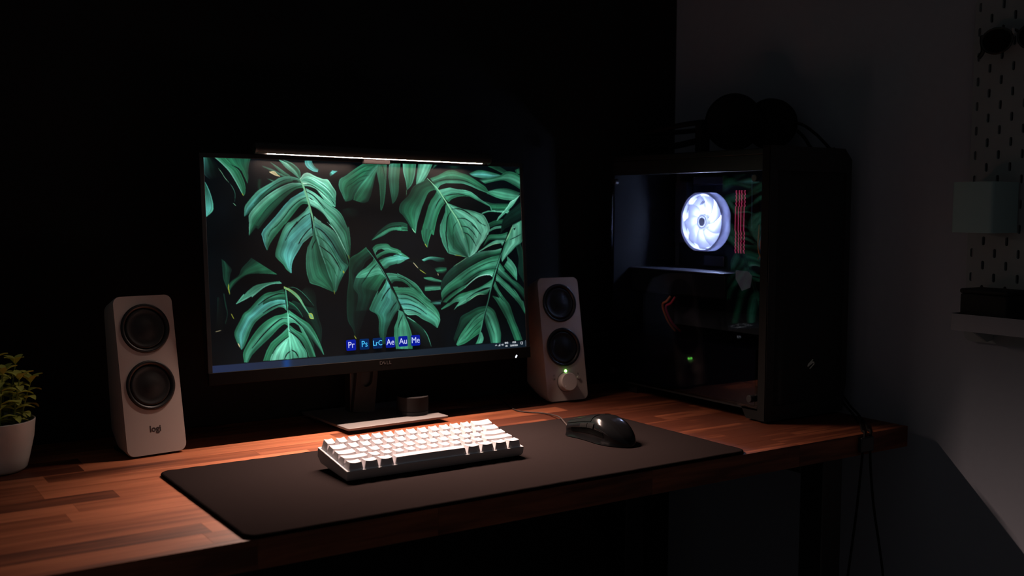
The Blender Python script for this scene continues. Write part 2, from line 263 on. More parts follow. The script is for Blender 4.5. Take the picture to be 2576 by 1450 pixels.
WALLPAPER = '''
R kxx>xxx|44,700 37,520 24,408|67,687 70,545 63,387
R xdx>xdx|74,732 81,629 91,538 77,448|82,731 90,629 95,537 82,448
R xkx>xxx|766,1519 777,1446 828,1436|847,1541 879,1499 855,1441
R tdx>xxx|0,1996 1,1904 2,1841 34,1789|44,1996 73,1932 81,1894 82,1825
R lgg>lgg|61,1997 96,1943 134,1872 160,1799 181,1731 205,1647|114,1996 146,1936 185,1889 209,1806 219,1742 217,1672 208,1645
R gdd>ggd|114,1996 147,1941 186,1909 199,1880 218,1821 232,1762|254,1999 244,1941 238,1871 239,1822 232,1762
R gdt>ttm|2,1769 2,1686 3,1589 2,1449|3,1769 16,1725 31,1653 41,1566 37,1502 4,1449
R xmx>lmx|316,1940 374,1903 418,1865 459,1836|322,1920 365,1882 402,1849 426,1832
R lmd>mmd|365,1970 404,1930 448,1876 477,1844|368,1965 398,1909 432,1855 462,1836
R hlm>hlm|415,1996 450,1972 491,1919 529,1844|418,1988 455,1917 493,1868 528,1818
R hdm>mgm|439,1995 481,1972 510,1940 533,1890 534,1819|443,1990 474,1943 506,1889 530,1818
R CCC>CCC|356,1877 385,1883 403,1854 417,1837|359,1872 373,1858 393,1842 414,1835
R xdm>xdm|340,1818 372,1807 395,1798|345,1811 368,1792 380,1782
R xdx>xdx|287,1804 282,1744 290,1694|316,1805 311,1745 310,1705
R ttt>ttd|565,1994 566,1958 582,1923 609,1896 637,1887|605,1996 609,1971 619,1946 631,1926 644,1916
R dtt>dtt|708,1872 711,1846|725,1904 757,1901
R ggm>mgd|1014,1982 957,1990 917,1977 857,1916 807,1856 771,1818 763,1749 777,1682 801,1604|1021,1988 972,1911 930,1824 892,1753 861,1679 840,1620 800,1598
R lmg>ggk|1021,1988 972,1905 930,1818 892,1743 860,1668 849,1615|1009,1918 990,1847 975,1756 959,1660 941,1606 907,1584
R mgm>gdg|1011,1987 1004,1875 1015,1768 1018,1634 1017,1516|1070,1988 1062,1823 1053,1689 1040,1581 1022,1512
R lmg>ddd|1085,1991 1076,1851 1084,1716 1092,1630 1095,1582|1158,1995 1145,1827 1139,1707 1119,1620 1095,1579
R lgm>mgm|1175,1993 1176,1909 1189,1815 1195,1727|1261,1995 1251,1888 1229,1787 1196,1724
R mlm>mlm|1278,1996 1261,1847 1258,1788|1372,1998 1338,1892 1298,1807 1259,1776
R xmx>xdx|1380,1989 1363,1935|1411,1994 1378,1948
R xdx>xxx|1463,1982 1480,1939|1572,1987 1578,1921
R gdd>gdd|1764,1997 1825,1957 1866,1927 1887,1919|1847,2001 1876,1972 1901,1948 1909,1936
R gtm>gtd|1627,1911 1688,1947 1746,1944 1803,1925 1857,1902|1650,1887 1711,1865 1760,1861 1798,1862 1844,1889
R dmg>gmd|1698,1846 1760,1861 1802,1875 1857,1902 1901,1941 1952,1938 2000,1902|1738,1808 1801,1832 1860,1849 1894,1841 1948,1799 1997,1753
R dgd>dgg|1965,1963 1973,1926|2000,1984 2001,1921
R dmg>dmm|1760,1719 1807,1745 1870,1759 1925,1748 1997,1712|1673,1683 1715,1699 1756,1694 1817,1658 1879,1634 1960,1627
R dgd>dgd|1729,1613 1794,1589 1836,1590 1908,1588|1780,1515 1834,1515 1910,1507
R lmg>lml|1705,1483 1751,1512 1813,1512 1906,1510|1711,1477 1759,1501 1834,1497 1901,1485
R gdd>dgd|1751,1373 1798,1403 1861,1419|1758,1329 1809,1357 1849,1369
R lmg>lml|1759,1304 1796,1335 1846,1347|1751,1280 1795,1313 1846,1324
R ddd>ddd|1122,1390 1159,1387 1188,1369|1121,1349 1158,1351 1188,1342
R mgm>gdg|1121,1341 1158,1344 1187,1335|1120,1308 1157,1303 1188,1301
R xdx>ddx|944,1198 996,1293 1052,1362 1093,1386 1148,1391|954,1208 1006,1277 1074,1324 1147,1340
R gmd>gmg|954,1211 1005,1271 1074,1330 1147,1343|960,1211 1022,1252 1084,1305 1146,1309
R ltg>dkx|1272,995 1318,1023 1363,1024 1427,1007|1287,982 1332,999 1377,977 1430,972
R xgx>dgx|1345,899 1390,915 1440,907|1381,851 1415,846 1439,866
R gmg>gmx|1282,810 1327,813 1364,793 1402,774|1290,798 1345,767 1401,753
R xmg>xmm|1288,728 1344,731 1397,724|1286,673 1354,676 1396,682
R xtx>xmx|1317,564 1358,569 1396,569|1320,552 1358,546 1396,543
R xgx>xtx|1318,556 1358,566 1391,559|1334,525 1362,514 1390,516
R gdk>kxx|916,1140 868,1083 812,1027 804,922 800,817 783,631 783,425 811,323 829,222|963,1048 943,1033 909,992 891,939 856,878 842,836 905,580 880,416 834,217
R mgg>kkx|964,1027 914,938 870,893 844,841 827,737 855,651 836,503|1034,809 1009,779 973,685 952,622 980,692 952,618 923,504
R gmm>mmm|962,1027 941,969 914,933 880,903 844,841|1037,815 1008,859 978,861 918,837 846,836
R mtm>ddk|1037,809 1015,735 987,673 965,621 980,692 952,618 930,545 923,504 964,458 978,390 975,273 993,153|1061,729 1095,608 1114,530 1108,488 1085,447 1057,374 1028,292 1016,150
R mmm>gmg|1108,488 1101,420 1077,329 1070,262 1081,92|1134,468 1154,390 1169,329 1187,216 1187,79
R gmg>gmg|955,1128 986,1165 1050,1169 1076,1136 1116,1113 1140,1091 1114,1107 1150,1069 1197,1014|982,1021 1024,1062 1068,1077 1119,1064 1113,1053 1149,1034 1197,1012
R gmd>ttm|995,999 1030,1040 1084,1049 1140,1064 1135,1046 1197,1012|1026,917 1043,922 1064,948 1099,962 1137,982 1111,963 1133,972 1158,991 1197,1011
R mmd>mgg|1032,869 1062,870 1096,860 1134,842 1108,865 1154,828 1197,786 1232,743 1260,684 1285,624 1324,563|1070,764 1087,785 1132,787 1106,785 1138,781 1170,747 1195,711 1224,698 1249,662 1277,602 1309,556
R gdd>gkg|1104,723 1159,718 1213,701 1249,662 1284,601 1320,552|1102,649 1146,640 1210,607 1253,557 1283,555 1320,549
R mgm>gmg|1077,728 1146,723 1200,707 1243,648 1291,576 1334,529 1366,465 1379,412 1380,360|1096,650 1150,646 1214,616 1257,561 1294,498 1332,434 1372,365
R mtl>mmd|1096,654 1161,645 1225,589 1278,525 1332,460 1375,386 1380,351 1361,279|1140,468 1171,429 1220,427 1263,380 1318,331 1353,284
R gkx>xxx|1160,415 1218,349 1266,276 1297,186 1317,89|1170,371 1193,215 1214,170 1267,103 1311,85
R xxk>xxx|1159,994 1203,1018 1258,1007 1301,965 1345,917 1383,848|1166,991 1220,966 1255,898 1298,846 1343,821 1382,828
R gmd>ggd|1891,1277 1841,1254 1768,1251 1747,1236 1726,1188|1871,1192 1828,1197 1766,1198 1742,1182 1708,1129
R mlm>mlm|1868,1189 1807,1190 1757,1158 1707,1105 1666,1067|1846,1131 1830,1153 1794,1150 1748,1128 1707,1093 1674,1067
R lgk>kkk|1841,1101 1796,1084 1723,1074 1654,1058 1594,1013 1546,967 1490,916 1450,865 1418,802 1397,733 1395,669|1827,1029 1782,1015 1721,996 1651,951 1586,888 1526,826 1478,769 1431,708 1398,640
R gmd>mgd|1827,1032 1761,1007 1680,962 1599,899 1530,831 1478,769 1431,714 1398,645 1400,604|1782,861 1717,849 1656,816 1607,771 1554,715 1495,677 1444,630 1408,580 1400,549
R gml>dgg|1784,871 1737,869 1684,835 1635,784 1586,727 1538,695 1475,637 1427,582 1403,546|1764,792 1748,813 1704,816 1655,795 1606,744 1557,679 1505,629 1450,571 1430,541
R gml>gmg|1763,765 1721,725 1672,686 1612,654 1552,635 1505,603 1457,541 1436,525 1392,476|1748,675 1696,670 1631,623 1582,585 1550,534 1499,542 1447,502 1394,467
R mgd>mlm|1745,667 1654,628 1594,606 1535,557 1504,506 1480,456|1719,606 1659,605 1611,569 1563,524 1527,491 1481,451
R dgk>kkx|1710,481 1650,468 1590,428 1530,381 1511,312 1491,235 1469,149|1689,402 1628,345 1574,279 1530,186 1482,104
R mgg>gmg|1699,423 1629,376 1568,284 1519,188 1487,90|1663,199 1611,151 1551,96 1504,76 1493,78
R mlg>mlm|1931,1356 1969,1386 1999,1392 1999,1189 1950,1123 1910,1062 1876,1015 1841,955|1917,1301 1890,1222 1867,1149 1849,1076 1841,1028 1838,998 1838,973 1841,952
R dkd>kkk|1950,1123 1960,1049 1966,962 1954,840|1984,1146 1998,1054 1998,899 1997,715
R mmg>mmg|1880,1011 1916,952 1943,883 1947,810 1945,739|1852,906 1880,856 1912,799 1945,736
R gmd>ddk|1821,944 1852,876 1863,845 1899,782 1943,730 1995,647|1801,829 1837,785 1889,727 1933,657 1965,600 1996,530
R gmm>mgd|1797,824 1836,761 1888,691 1936,614 1975,519 1987,504 2002,374|1787,745 1834,688 1874,624 1917,554 1953,502 1925,536 1955,479 1998,365
R gmg>dgd|1782,740 1808,647 1839,572 1870,509 1834,588 1880,485 1902,383 1918,299 1946,186 1969,79|1769,692 1791,618 1814,544 1761,585 1789,519 1834,389 1868,277 1896,155 1912,80
R gmd>dmd|1722,480 1768,422 1795,302 1810,183 1804,70|1694,339 1709,247 1725,156 1735,74
R mmg>mmg|1669,198 1677,161 1682,125 1669,82|1660,194 1643,129 1624,78
R hlm>lmm|1994,1687 1956,1639 1921,1610 1899,1560 1863,1497 1828,1441 1812,1400|1969,1636 1942,1579 1902,1522 1867,1472 1816,1403
R kkx>kkk|2001,1612 1945,1541 1897,1485 1861,1416 1846,1341 1838,1269|2000,1409 1949,1372 1914,1347 1871,1316 1849,1285 1840,1268
R gmd>ggg|1353,1848 1400,1877 1440,1909 1472,1934 1519,1941 1566,1917 1618,1892 1669,1845 1709,1804 1741,1768 1765,1703|1375,1803 1418,1830 1469,1844 1517,1844 1576,1836 1636,1798 1687,1754 1727,1718 1765,1702
R dmm>gmm|1375,1802 1438,1836 1501,1845 1576,1836 1648,1795 1707,1742 1762,1705|1402,1742 1421,1779 1460,1802 1516,1803 1579,1802 1635,1775 1695,1734 1758,1701
R lmg>mmg|1407,1727 1455,1746 1487,1757 1534,1740 1593,1733 1625,1721 1665,1679 1704,1631 1753,1583 1772,1552 1779,1518|1473,1600 1495,1633 1535,1658 1584,1668 1632,1660 1672,1627 1720,1591 1760,1561 1777,1516
R glm>hlg|1472,1588 1517,1561 1568,1531 1628,1514 1680,1489 1720,1459 1747,1385 1758,1317 1743,1249 1744,1272 1726,1212 1684,1135 1659,1076 1634,1044 1602,1012|1466,1584 1492,1512 1529,1422 1551,1337 1572,1221 1569,1275 1593,1143 1602,1015
R ddg>dgm|1330,1844 1294,1807 1259,1782 1232,1746 1204,1669 1149,1580 1140,1504 1161,1463 1189,1398 1210,1339 1239,1275|1392,1727 1357,1720 1333,1690 1312,1624 1291,1552 1270,1463 1252,1374 1240,1275
R gmg>gdg|1396,1721 1379,1673 1350,1619 1329,1553 1312,1463 1294,1374 1281,1297 1281,1336 1280,1278 1289,1203 1314,1126|1448,1581 1426,1554 1405,1494 1388,1422 1374,1344 1360,1255 1355,1306 1339,1248 1326,1191 1316,1126
R mmg>mmg|1333,1847 1359,1804 1392,1727 1395,1709|1356,1812 1396,1739 1429,1662 1450,1578
R mgm>mdl|1454,1572 1444,1494 1427,1422 1409,1362 1404,1302 1410,1224 1408,1277 1420,1171 1448,1082 1463,1057 1509,1038 1543,1025 1582,1012|1462,1584 1492,1512 1529,1422 1551,1337 1572,1221 1555,1334 1569,1275 1583,1203 1593,1143 1599,1066 1602,1015
R xdk>kkx|544,770 578,732 595,665 596,564 607,455 623,346 615,206|437,600 485,549 522,475 552,383 585,278 614,203
R xkx>xkx|438,771 480,762 528,700 582,577|432,660 487,620 539,574 581,559
R gml>lml|389,828 332,819 259,799 214,752 179,695 185,718 147,641 141,629|400,807 347,803 302,776 266,733 230,686 248,714 197,671 143,629
R kgg>dgk|236,1058 215,1019 182,962 161,893 120,842 105,798 108,720|376,895 320,904 270,908 218,905 174,868 136,811 114,763 110,717
R kdx>ddd|74,1054 77,932 81,859 101,764|101,1014 125,954 116,906 102,764
R gtm>gtg|410,749 364,729 320,723 288,696 250,639 208,567 181,535 159,469 131,386 126,341 135,283 147,236 159,200|422,543 405,573 374,578 329,545 280,497 245,449 220,388 198,304 176,227 164,202
R dgd>gmd|410,749 375,734 333,722 299,704|424,643 383,652 331,638 290,612
R gmg>gmd|427,525 390,506 355,498 310,460 268,406 229,330 193,242 170,164 173,78|427,396 405,414 373,378 330,307 280,237 231,162 194,75
R mgg>ggg|426,381 392,329 350,275 325,243 299,171 278,78|429,287 390,245 354,190 332,135 317,76
R llm>llm|429,284 383,237 347,177 325,116 317,76|431,281 433,219 437,160 437,118 439,74
R gkk>gkk|438,630 468,592 495,537 515,476|436,565 467,551 494,507 515,464
R gmg>gmk|434,548 466,504 507,453 549,401 579,327 602,241 621,149 630,91|432,483 472,438 512,364 546,289 573,226 600,163 623,98
R ddk>dkk|434,489 472,444 512,369 546,295 572,196|441,471 475,420 511,322 547,217 577,112
R lmm>gmg|431,484 465,451 499,394 525,315 551,223 570,137 580,79|436,418 464,422 488,384 507,311 530,237 556,145 574,77
R gmd>gdg|436,401 469,350 511,304 537,236 560,138 571,78|439,336 475,285 508,204 531,136 540,79
R mll>mmm|438,336 475,279 508,186 527,131 530,77|430,372 433,278 436,189 437,118 439,77
R yly>mlm|412,775 448,747 482,703 505,654 525,587 551,505|412,758 440,732 471,686 498,634 519,576 548,499
R yly>yly|551,505 569,498 578,452|549,490 557,457 576,446
R lmg>mtd|533,1813 477,1838 417,1824 380,1787 296,1704 259,1644 226,1578 211,1534 207,1452|530,1780 488,1790 430,1761 369,1704 323,1643 278,1562 232,1479 208,1449
R hmg>lgk|535,1775 475,1771 399,1715 323,1628 262,1527 233,1459 232,1385 230,1337 229,1272|549,1730 520,1725 489,1699 442,1632 380,1525 318,1404 281,1329 276,1356 231,1272
R tlg>tmg|551,1699 518,1670 472,1624 428,1547 378,1446 331,1361 310,1320 316,1336 299,1286 302,1261 312,1186 325,1128|573,1566 547,1574 522,1549 483,1472 436,1378 442,1396 404,1320 367,1245 341,1180 327,1128
R ltl>gtt|578,1556 545,1497 491,1430 448,1384 429,1344 416,1305 386,1179 371,1084 382,1043 414,986 431,940 455,902|594,1264 577,1246 533,1191 506,1120 474,1045 534,1196 505,1120 475,1040 462,974 460,905
R ltl>tlt|549,1707 560,1651 573,1574 583,1497 594,1420 597,1364 596,1267|552,1707 566,1651 579,1579 592,1482 602,1394 605,1364 614,1246
R lmg>ggd|596,1267 579,1210 559,1149 548,1062 545,960 549,883 563,805 615,770 651,743 704,701|601,1344 612,1266 631,1163 647,1059 663,965 683,866 697,782 708,695
R wlm>mmm|533,1819 556,1866 584,1876 623,1845 666,1820 697,1813 721,1753 743,1691 739,1629 736,1550|541,1775 572,1782 615,1752 660,1702 703,1638 724,1597 732,1571 735,1549
R lwm>mlm|539,1798 572,1789 615,1755 663,1699 705,1628 735,1550|553,1748 583,1743 623,1718 650,1658 673,1606 704,1565 732,1545
R lhm>gdg|563,1725 613,1682 667,1611 716,1550 750,1509 777,1451 806,1331 813,1342 819,1211 816,1121 811,1032|570,1684 603,1652 633,1601 671,1524 717,1451 753,1378 780,1315 792,1274 802,1174 810,1080 811,1027
R lhl>gmg|567,1692 603,1652 633,1601 671,1524 717,1451 753,1378 780,1315 792,1274 802,1174 809,1032|588,1554 615,1528 658,1482 687,1410 717,1337 699,1380 729,1306 753,1233 776,1144 796,1059 808,1006
R hlt>gdd|606,1456 655,1384 643,1395 680,1356 716,1312 743,1249 767,1165 787,1070 798,996 802,956|604,1343 607,1349 635,1323 665,1276 701,1192 730,1103 763,1018 798,951
R tlm>gmg|606,1354 641,1318 677,1260 713,1166 739,1071 769,997 797,953 783,908 769,872 741,789 723,717 709,692|603,1364 615,1266 631,1163 641,1085 647,1059 655,1012 669,949 677,902 686,855 694,808 701,761 707,695
H |548,1707 535,1717 523,1714 488,1674 448,1623 404,1541 348,1435 311,1380 278,1320 269,1336 301,1321 316,1351 344,1401 378,1445 428,1546 472,1623 518,1670
H |571,1569 550,1573 525,1548 489,1476 448,1389 466,1399 513,1450 554,1507
H |524,1788 513,1802 494,1802 485,1793 506,1791
H |562,1733 583,1743 620,1719 644,1673 670,1609 622,1682 592,1710
H |576,1638 590,1631 609,1604 593,1616
H |600,1474 617,1477 644,1451 674,1389 710,1316 717,1327 739,1270 716,1314 680,1359 643,1395 655,1394 628,1420 604,1458
H |595,1264 580,1254 533,1191 506,1120 474,1040 535,1191 505,1118 475,1037 463,969 462,888 528,843 529,807 563,805 549,883 545,960 548,1062 559,1149 579,1210
H |422,543 405,573 374,578 329,545 280,497 249,448 238,421 268,412 310,463 355,499 390,507 420,529
H |425,396 405,414 373,378 330,307 280,231 218,141 196,81 277,78 299,171 325,243 350,277 392,330
H |438,424 464,422 488,390 507,314 476,344 453,381
H |436,559 453,555 480,508 494,478 466,510
H |1392,1726 1373,1729 1349,1708 1329,1678 1312,1618 1291,1552 1274,1475 1256,1386 1243,1298 1281,1303 1298,1386 1316,1475 1333,1559 1354,1625 1379,1673
H |1452,1572 1443,1584 1430,1554 1409,1494 1388,1422 1378,1344 1364,1255 1404,1296 1409,1362 1427,1422 1446,1494
H |1402,1742 1421,1779 1460,1803 1516,1803 1579,1802 1635,1775 1695,1734 1756,1701 1673,1686 1633,1715 1594,1734 1534,1741 1487,1758 1435,1740
H |1473,1600 1495,1633 1535,1658 1584,1668 1632,1660 1672,1627 1720,1591 1768,1555 1776,1512 1751,1512 1705,1487 1628,1515 1568,1533 1517,1562
H |1934,1315 1954,1328 1943,1296
H |961,1029 939,1028 905,981 889,929 924,954 952,995
H |974,1080 991,1111 1012,1120 1035,1105 1000,1079 976,1056
H |1035,807 1024,810 1006,773 980,689 969,648 1008,720 1030,777
H |995,1004 1033,1046 1074,1055 1094,1046 1067,1042 1033,1030
H |1070,759 1087,785 1132,786 1106,786 1138,781 1170,747 1188,715 1104,723 1110,724
H |1108,481 1097,480 1080,444 1051,366 1028,284 1018,217 1071,220 1074,313 1097,395
H |1166,430 1220,425 1263,378 1318,329 1356,280 1316,253 1273,310 1219,384
H |1845,1131 1837,1156 1789,1147 1740,1119 1699,1075 1763,1086 1829,1113
H |1764,794 1740,814 1700,814 1651,789 1602,732 1553,664 1513,626 1572,639 1652,676 1713,726
H |1718,605 1670,607 1621,576 1581,532 1504,489 1468,439 1561,440 1650,477 1718,552 1713,602
H |1756,540 1771,530 1811,427 1857,323 1878,175 1912,80 1813,74 1810,183 1795,302 1769,440
H |1681,188 1696,195 1713,157 1726,75 1675,81 1682,125
H |1787,751 1807,732 1834,685 1873,621 1913,554 1933,504 1870,509 1839,572 1808,647
H |1849,854 1875,820 1910,757 1951,717 1996,653 1997,702 1945,742 1912,799 1880,856
H |1878,1012 1879,966 1852,906 1841,955
H |1171,431 1198,420 1182,413
H |1000,1901 1004,1875 1015,1768 1018,1634 1017,1516 963,1553 941,1601 959,1660 975,1756 990,1847
H |1070,1988 1085,1991 1076,1851 1084,1716 1095,1582 1040,1570 1053,1689 1062,1823
L L 5|531,1813 550,1742 563,1671 576,1584 587,1507 597,1430 604,1343
L l 4|604,1385 612,1292 625,1199 641,1090 661,981
L m 2.5|661,981 680,876 697,797
L x 2|580,1481 539,1440 501,1379 482,1349 505,1396 464,1314 432,1218
L x 1.7|597,1357 566,1313 531,1247 511,1191 523,1232 506,1181
L d 2|561,1638 517,1598 469,1527 438,1460 391,1369 354,1320 335,1260
L d 2|542,1752 499,1731 455,1694 397,1622 335,1525 283,1410
L d 2|477,1814 431,1794 370,1737 309,1650 263,1569
L k 2|607,1349 641,1318 671,1271 707,1187 742,1071
L g 2|615,1266 651,1224 693,1151 731,1030 761,924
L k 2|631,1163 661,1126 704,1062 739,962 751,909
L g 2|647,1054 677,1011 707,937 730,847
L x 1.5|612,1223 597,1184 583,1128
L k 1.6|588,1554 618,1528 658,1477 687,1410 714,1331
L k 1.6|567,1692 603,1657 633,1606 671,1524
L H 1.5|552,1824 592,1821 640,1776 689,1716 725,1639
L H 1.3|567,1846 616,1822 665,1777 708,1716
L d 1.5|553,1763 593,1759 639,1714 687,1643
L m 1.3|716,1312 743,1244 767,1165 790,1065
L H 1.5|681,1395 717,1333 744,1259 773,1154 799,1059
L x 2.5|416,743 424,648 428,584
L m 4|420,760 427,631 429,542
L l 4|429,542 430,448 431,337 435,219 438,83
L x 2|415,707 374,705 315,668 263,609
L x 1.8|416,607 382,605 337,579 288,531
L x 2.2|423,467 389,464 353,427 307,362 268,296 219,204
L x 2|426,290 390,250 354,196 332,138
L x 2|432,342 461,304 495,241 521,167
L x 1.8|433,148 415,127 398,80
L x 1.8|440,162 464,133 480,83
L x 1.6|434,492 472,444 512,369
L m 1|438,768 480,756 527,694 582,577
L L 3|1334,1850 1367,1798 1404,1733 1433,1662 1462,1590 1492,1512 1529,1422 1551,1337 1572,1221
L m 2.5|1559,1334 1580,1215 1599,1060
L k 2|1445,1665 1492,1681 1552,1689 1624,1666
L k 2|1375,1804 1418,1827 1469,1841 1556,1841 1616,1819 1676,1772
L k 2.5|1492,1528 1540,1531 1587,1507 1646,1446 1694,1379 1730,1348
L k 2|1529,1428 1577,1428 1621,1391 1656,1336 1690,1262
L k 2|1555,1349 1603,1330 1642,1269 1661,1220
L k 2|1570,1281 1604,1256 1634,1196 1656,1130
L d 2|1623,1375 1669,1303 1695,1243
L k 3|1488,1506 1462,1434 1451,1314 1447,1247 1459,1064
L d 2|1528,1392 1503,1343 1496,1276 1495,1110
L k 2|1425,1650 1400,1601 1379,1535
L L 1|1619,1483 1650,1440 1674,1404
L x 2.5|919,1135 950,1075 988,988 1026,885 1060,776 1088,677 1107,611
L d 2|1056,737 1090,642 1120,546 1145,451 1169,346
L m 1.5|912,1135 944,1070 981,983 1019,885 1053,776
L k 2|981,973 946,916 911,843 877,771
L k 1.6|1055,722 1027,665 1005,618
L k 2|1061,724 1027,663 999,590
L k 2|1097,574 1071,525 1049,468
L k 1.8|1133,434 1110,360 1101,310
L k 2|999,1025 1044,1067 1085,1073 1139,1047
L k 2|1096,654 1166,641 1235,580 1294,498
L k 1.6|1120,546 1180,541 1244,493 1292,429
L k 1.6|1135,494 1194,480 1254,432
L d 1.4|1108,607 1170,598 1235,546
L l 1.2|1160,415 1218,349
L m 1.2|1266,276 1292,204 1314,89
L k 1.6|1107,831 1161,794 1213,716 1260,649
L L 3.2|1931,1350 1903,1258 1872,1173
L m 3|1840,1052 1812,944 1785,836 1766,753 1748,657 1724,526
L m 2.5|1751,666 1723,516 1689,366 1660,199 1633,86
L k 2|1827,1029 1761,1013 1680,974 1599,911 1539,855
L d 2|1813,968 1739,947 1658,897 1589,840 1536,772
L k 2|1798,878 1737,875 1677,854 1628,814 1555,741
L m 1.4|1809,959 1739,929 1669,878 1608,827
L H 1.5|1760,798 1744,814 1704,815 1655,794 1606,743 1561,681
L L 1.5|1831,1157 1789,1150 1740,1122 1695,1087
L L 1.5|1710,606 1662,609 1622,582 1585,543
L L 1|1590,1013 1546,970 1490,919
L k 2|1748,681 1696,667 1631,623 1570,562
L k 1.5|1801,823 1848,748 1900,672 1943,577
L k 1.5|1768,674 1811,580 1842,517
L d 1.5|1690,411 1616,328 1554,210
L d 1.5|1682,340 1614,257 1547,140
L d 1.5|1671,278 1613,204 1564,130
L d 1.5|1713,391 1734,290 1761,170
L k 1.5|1902,1191 1948,1221 1995,1257
L m 1.5|1017,1982 972,1905 930,1824 892,1748 861,1673
L d 1.5|993,1965 940,1962 890,1923 840,1868
L d 1.5|972,1921 922,1903 872,1853 822,1804
L d 1.5|954,1867 904,1849 854,1794 804,1740
L d 1.5|930,1829 887,1796 846,1741
L m 1|765,1739 783,1661 796,1603
L d 2|1037,1983 1049,1909 1050,1834
L L 1|78,1898 94,1860 110,1812 131,1768
L m .8|136,1759 152,1715 162,1661 158,1592
L x 2|199,1884 212,1826 225,1762
L L .8|149,1575 165,1548
L y 1.5|201,1667 206,1647
L y 2|106,818 105,769 110,724
L y 1.2|1299,1165 1313,1127
L C 1.2|1216,972 1248,910
L y .8|1255,898 1298,849
L C 1|1379,851 1382,828
L L 1.5|1218,1325 1237,1279
L y 1.5|804,1064 808,1027
L y 3|768,908 771,885
L y 1.5|706,719 710,677
L C 2.2|143,259 153,221
L y 1.5|113,541 127,489
L C 1.3|24,380 56,391
L y 1.3|819,256 831,222
L L 1|1192,1727 1189,1665
L L 1|1497,1040 1555,1026 1582,1013
L y 1|1507,1039 1551,1026
'''
# ---------------------------------------------------------------- the room
WX, WY, FZ = 1.297, .684, -.742
def struct(name, mb, m): return tag(obj(name, mb, m, smooth=False), kind='structure')
struct('wall_back', MB().box(-2.2, WX+.1, WY, WY+.1, FZ, 1.9), BLACK_WALL)
struct('wall_right', MB().box(WX, WX+.1, -2.6, WY, FZ, 1.9), WHITE_WALL)
struct('floor', MB().box(-2.2, WX+.1, -2.6, WY+.1, FZ-.05, FZ), FLOOR_M)

# ---------------------------------------------------------------- desk
DX0, DX1, DY0, DY1, DT = -.80, 1.2548, .0185, .674, .036
desk = tag(empty('desk', (.25, .34, FZ)), 'long walnut brown butcher block desk on black metal legs', 'desk')
def in_parent(o, p): o.parent = p; o.matrix_parent_inverse = Matrix.Translation(-Vector(p.location)); return o
top = in_parent(obj('tabletop', MB().box(DX0+.004, DX1-.004, DY0+.004, DY1, -DT+.001, -.012), WOOD), desk)
edges = [DY0, .0313]+[.0740+.0427*k for k in range(14)]; edges = [e for e in edges if e < DY1-.02]+[DY1]
fixed = {.4583: [(-.035, .05, .85)], .3729: [(-.111, .35, .8)], .3302: [(-.111, .35, .8)], .2875: [(-.026, .2, .7)], .0740: [(.027, .25, .9)]}
for r in range(len(edges)-1):
    y0, y1 = edges[r], edges[r+1]
    key = min(fixed, key=lambda q: abs(q-y0)); pre = fixed[key][0] if abs(key-y0) < .004 else None
    xs = [DX0]
    if pre:
        xs += [pre[0]-random.uniform(.28, .42), pre[0]]
    else: xs.append(DX0+random.uniform(.1, .45))
    while xs[-1] < DX1-.12: xs.append(xs[-1]+random.uniform(.22, .48))
    xs = [x for x in xs if x < DX1-.1]+[DX1]
    for k in range(len(xs)-1):
        a, b = xs[k], xs[k+1]; cx, cy, cz = (a+b)/2, (y0+y1)/2, -DT/2; g = .00012; zt = random.uniform(-.0001, 0)
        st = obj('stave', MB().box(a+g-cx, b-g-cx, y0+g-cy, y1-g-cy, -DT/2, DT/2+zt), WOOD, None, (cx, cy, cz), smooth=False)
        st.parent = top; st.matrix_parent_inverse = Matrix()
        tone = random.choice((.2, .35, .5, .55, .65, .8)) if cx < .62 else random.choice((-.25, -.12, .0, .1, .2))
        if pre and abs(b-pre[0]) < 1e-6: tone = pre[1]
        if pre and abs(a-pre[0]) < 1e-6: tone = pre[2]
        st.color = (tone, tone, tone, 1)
for lx in (-.62, 1.081):
    for ly in (.058, .58):
        in_parent(obj('leg', MB().box(lx, lx+.05, ly, ly+.05, FZ, -DT-.0005), BLACK_METAL, None, bevel=.002), desk)
    in_parent(obj('foot_rail', MB().box(lx, lx+.05, .108, .58, -DT-.045, -DT-.0005), BLACK_METAL, None, bevel=.002), desk)
in_parent(obj('frame_rail', MB().box(-.57, 1.081, .50, .54, -DT-.045, -DT-.0005), BLACK_METAL, None, bevel=.002), desk)

# ---------------------------------------------------------------- desk mat
pad = tag(empty('desk_mat', (.0505, .0200, 0), (0, 0, R(.25))), 'large black cloth desk mat under the keyboard and mouse', 'desk mat')
PW, PD, PT = .8085, .3590, .0048
def padring(ins, z, jag=0):
    out = []
    for q in rrect(ins, PW-ins, ins, PD-ins, .016-ins*.5, 6): out.append((q[0], q[1], z))
    return out
obj('mat_surface', MB().loft([padring(.0012, .0006), padring(.0012, PT-.0004), padring(.0022, PT)]), CLOTH, pad)
pts = [Vector((q[0], q[1], PT*.52)) for q in rrect(.0006, PW-.0006, .0006, PD-.0006, .016, 6)]; fine = []
for i in range(len(pts)):
    a, b = pts[i], pts[(i+1) % len(pts)]; n = max(1, int((b-a).length/.012))
    for k in range(n): fine.append(a.lerp(b, k/n)+Vector((0, 0, random.uniform(-.0001, .0003))))
rings = []
for i, p in enumerate(fine):
    t = (fine[(i+1) % len(fine)]-fine[i-1]).normalized(); nrm = Vector((t.y, -t.x, 0)); rr = .0023+random.uniform(-.00012, .00018)
    rings.append([p+rr*(math.cos(a)*nrm+math.sin(a)*Vector((0, 0, 1))) for a in [2*math.pi*k/8 for k in range(8)]])
rings.append(rings[0])
obj('stitched_edge', MB().loft(rings, False, False), STITCH, pad)

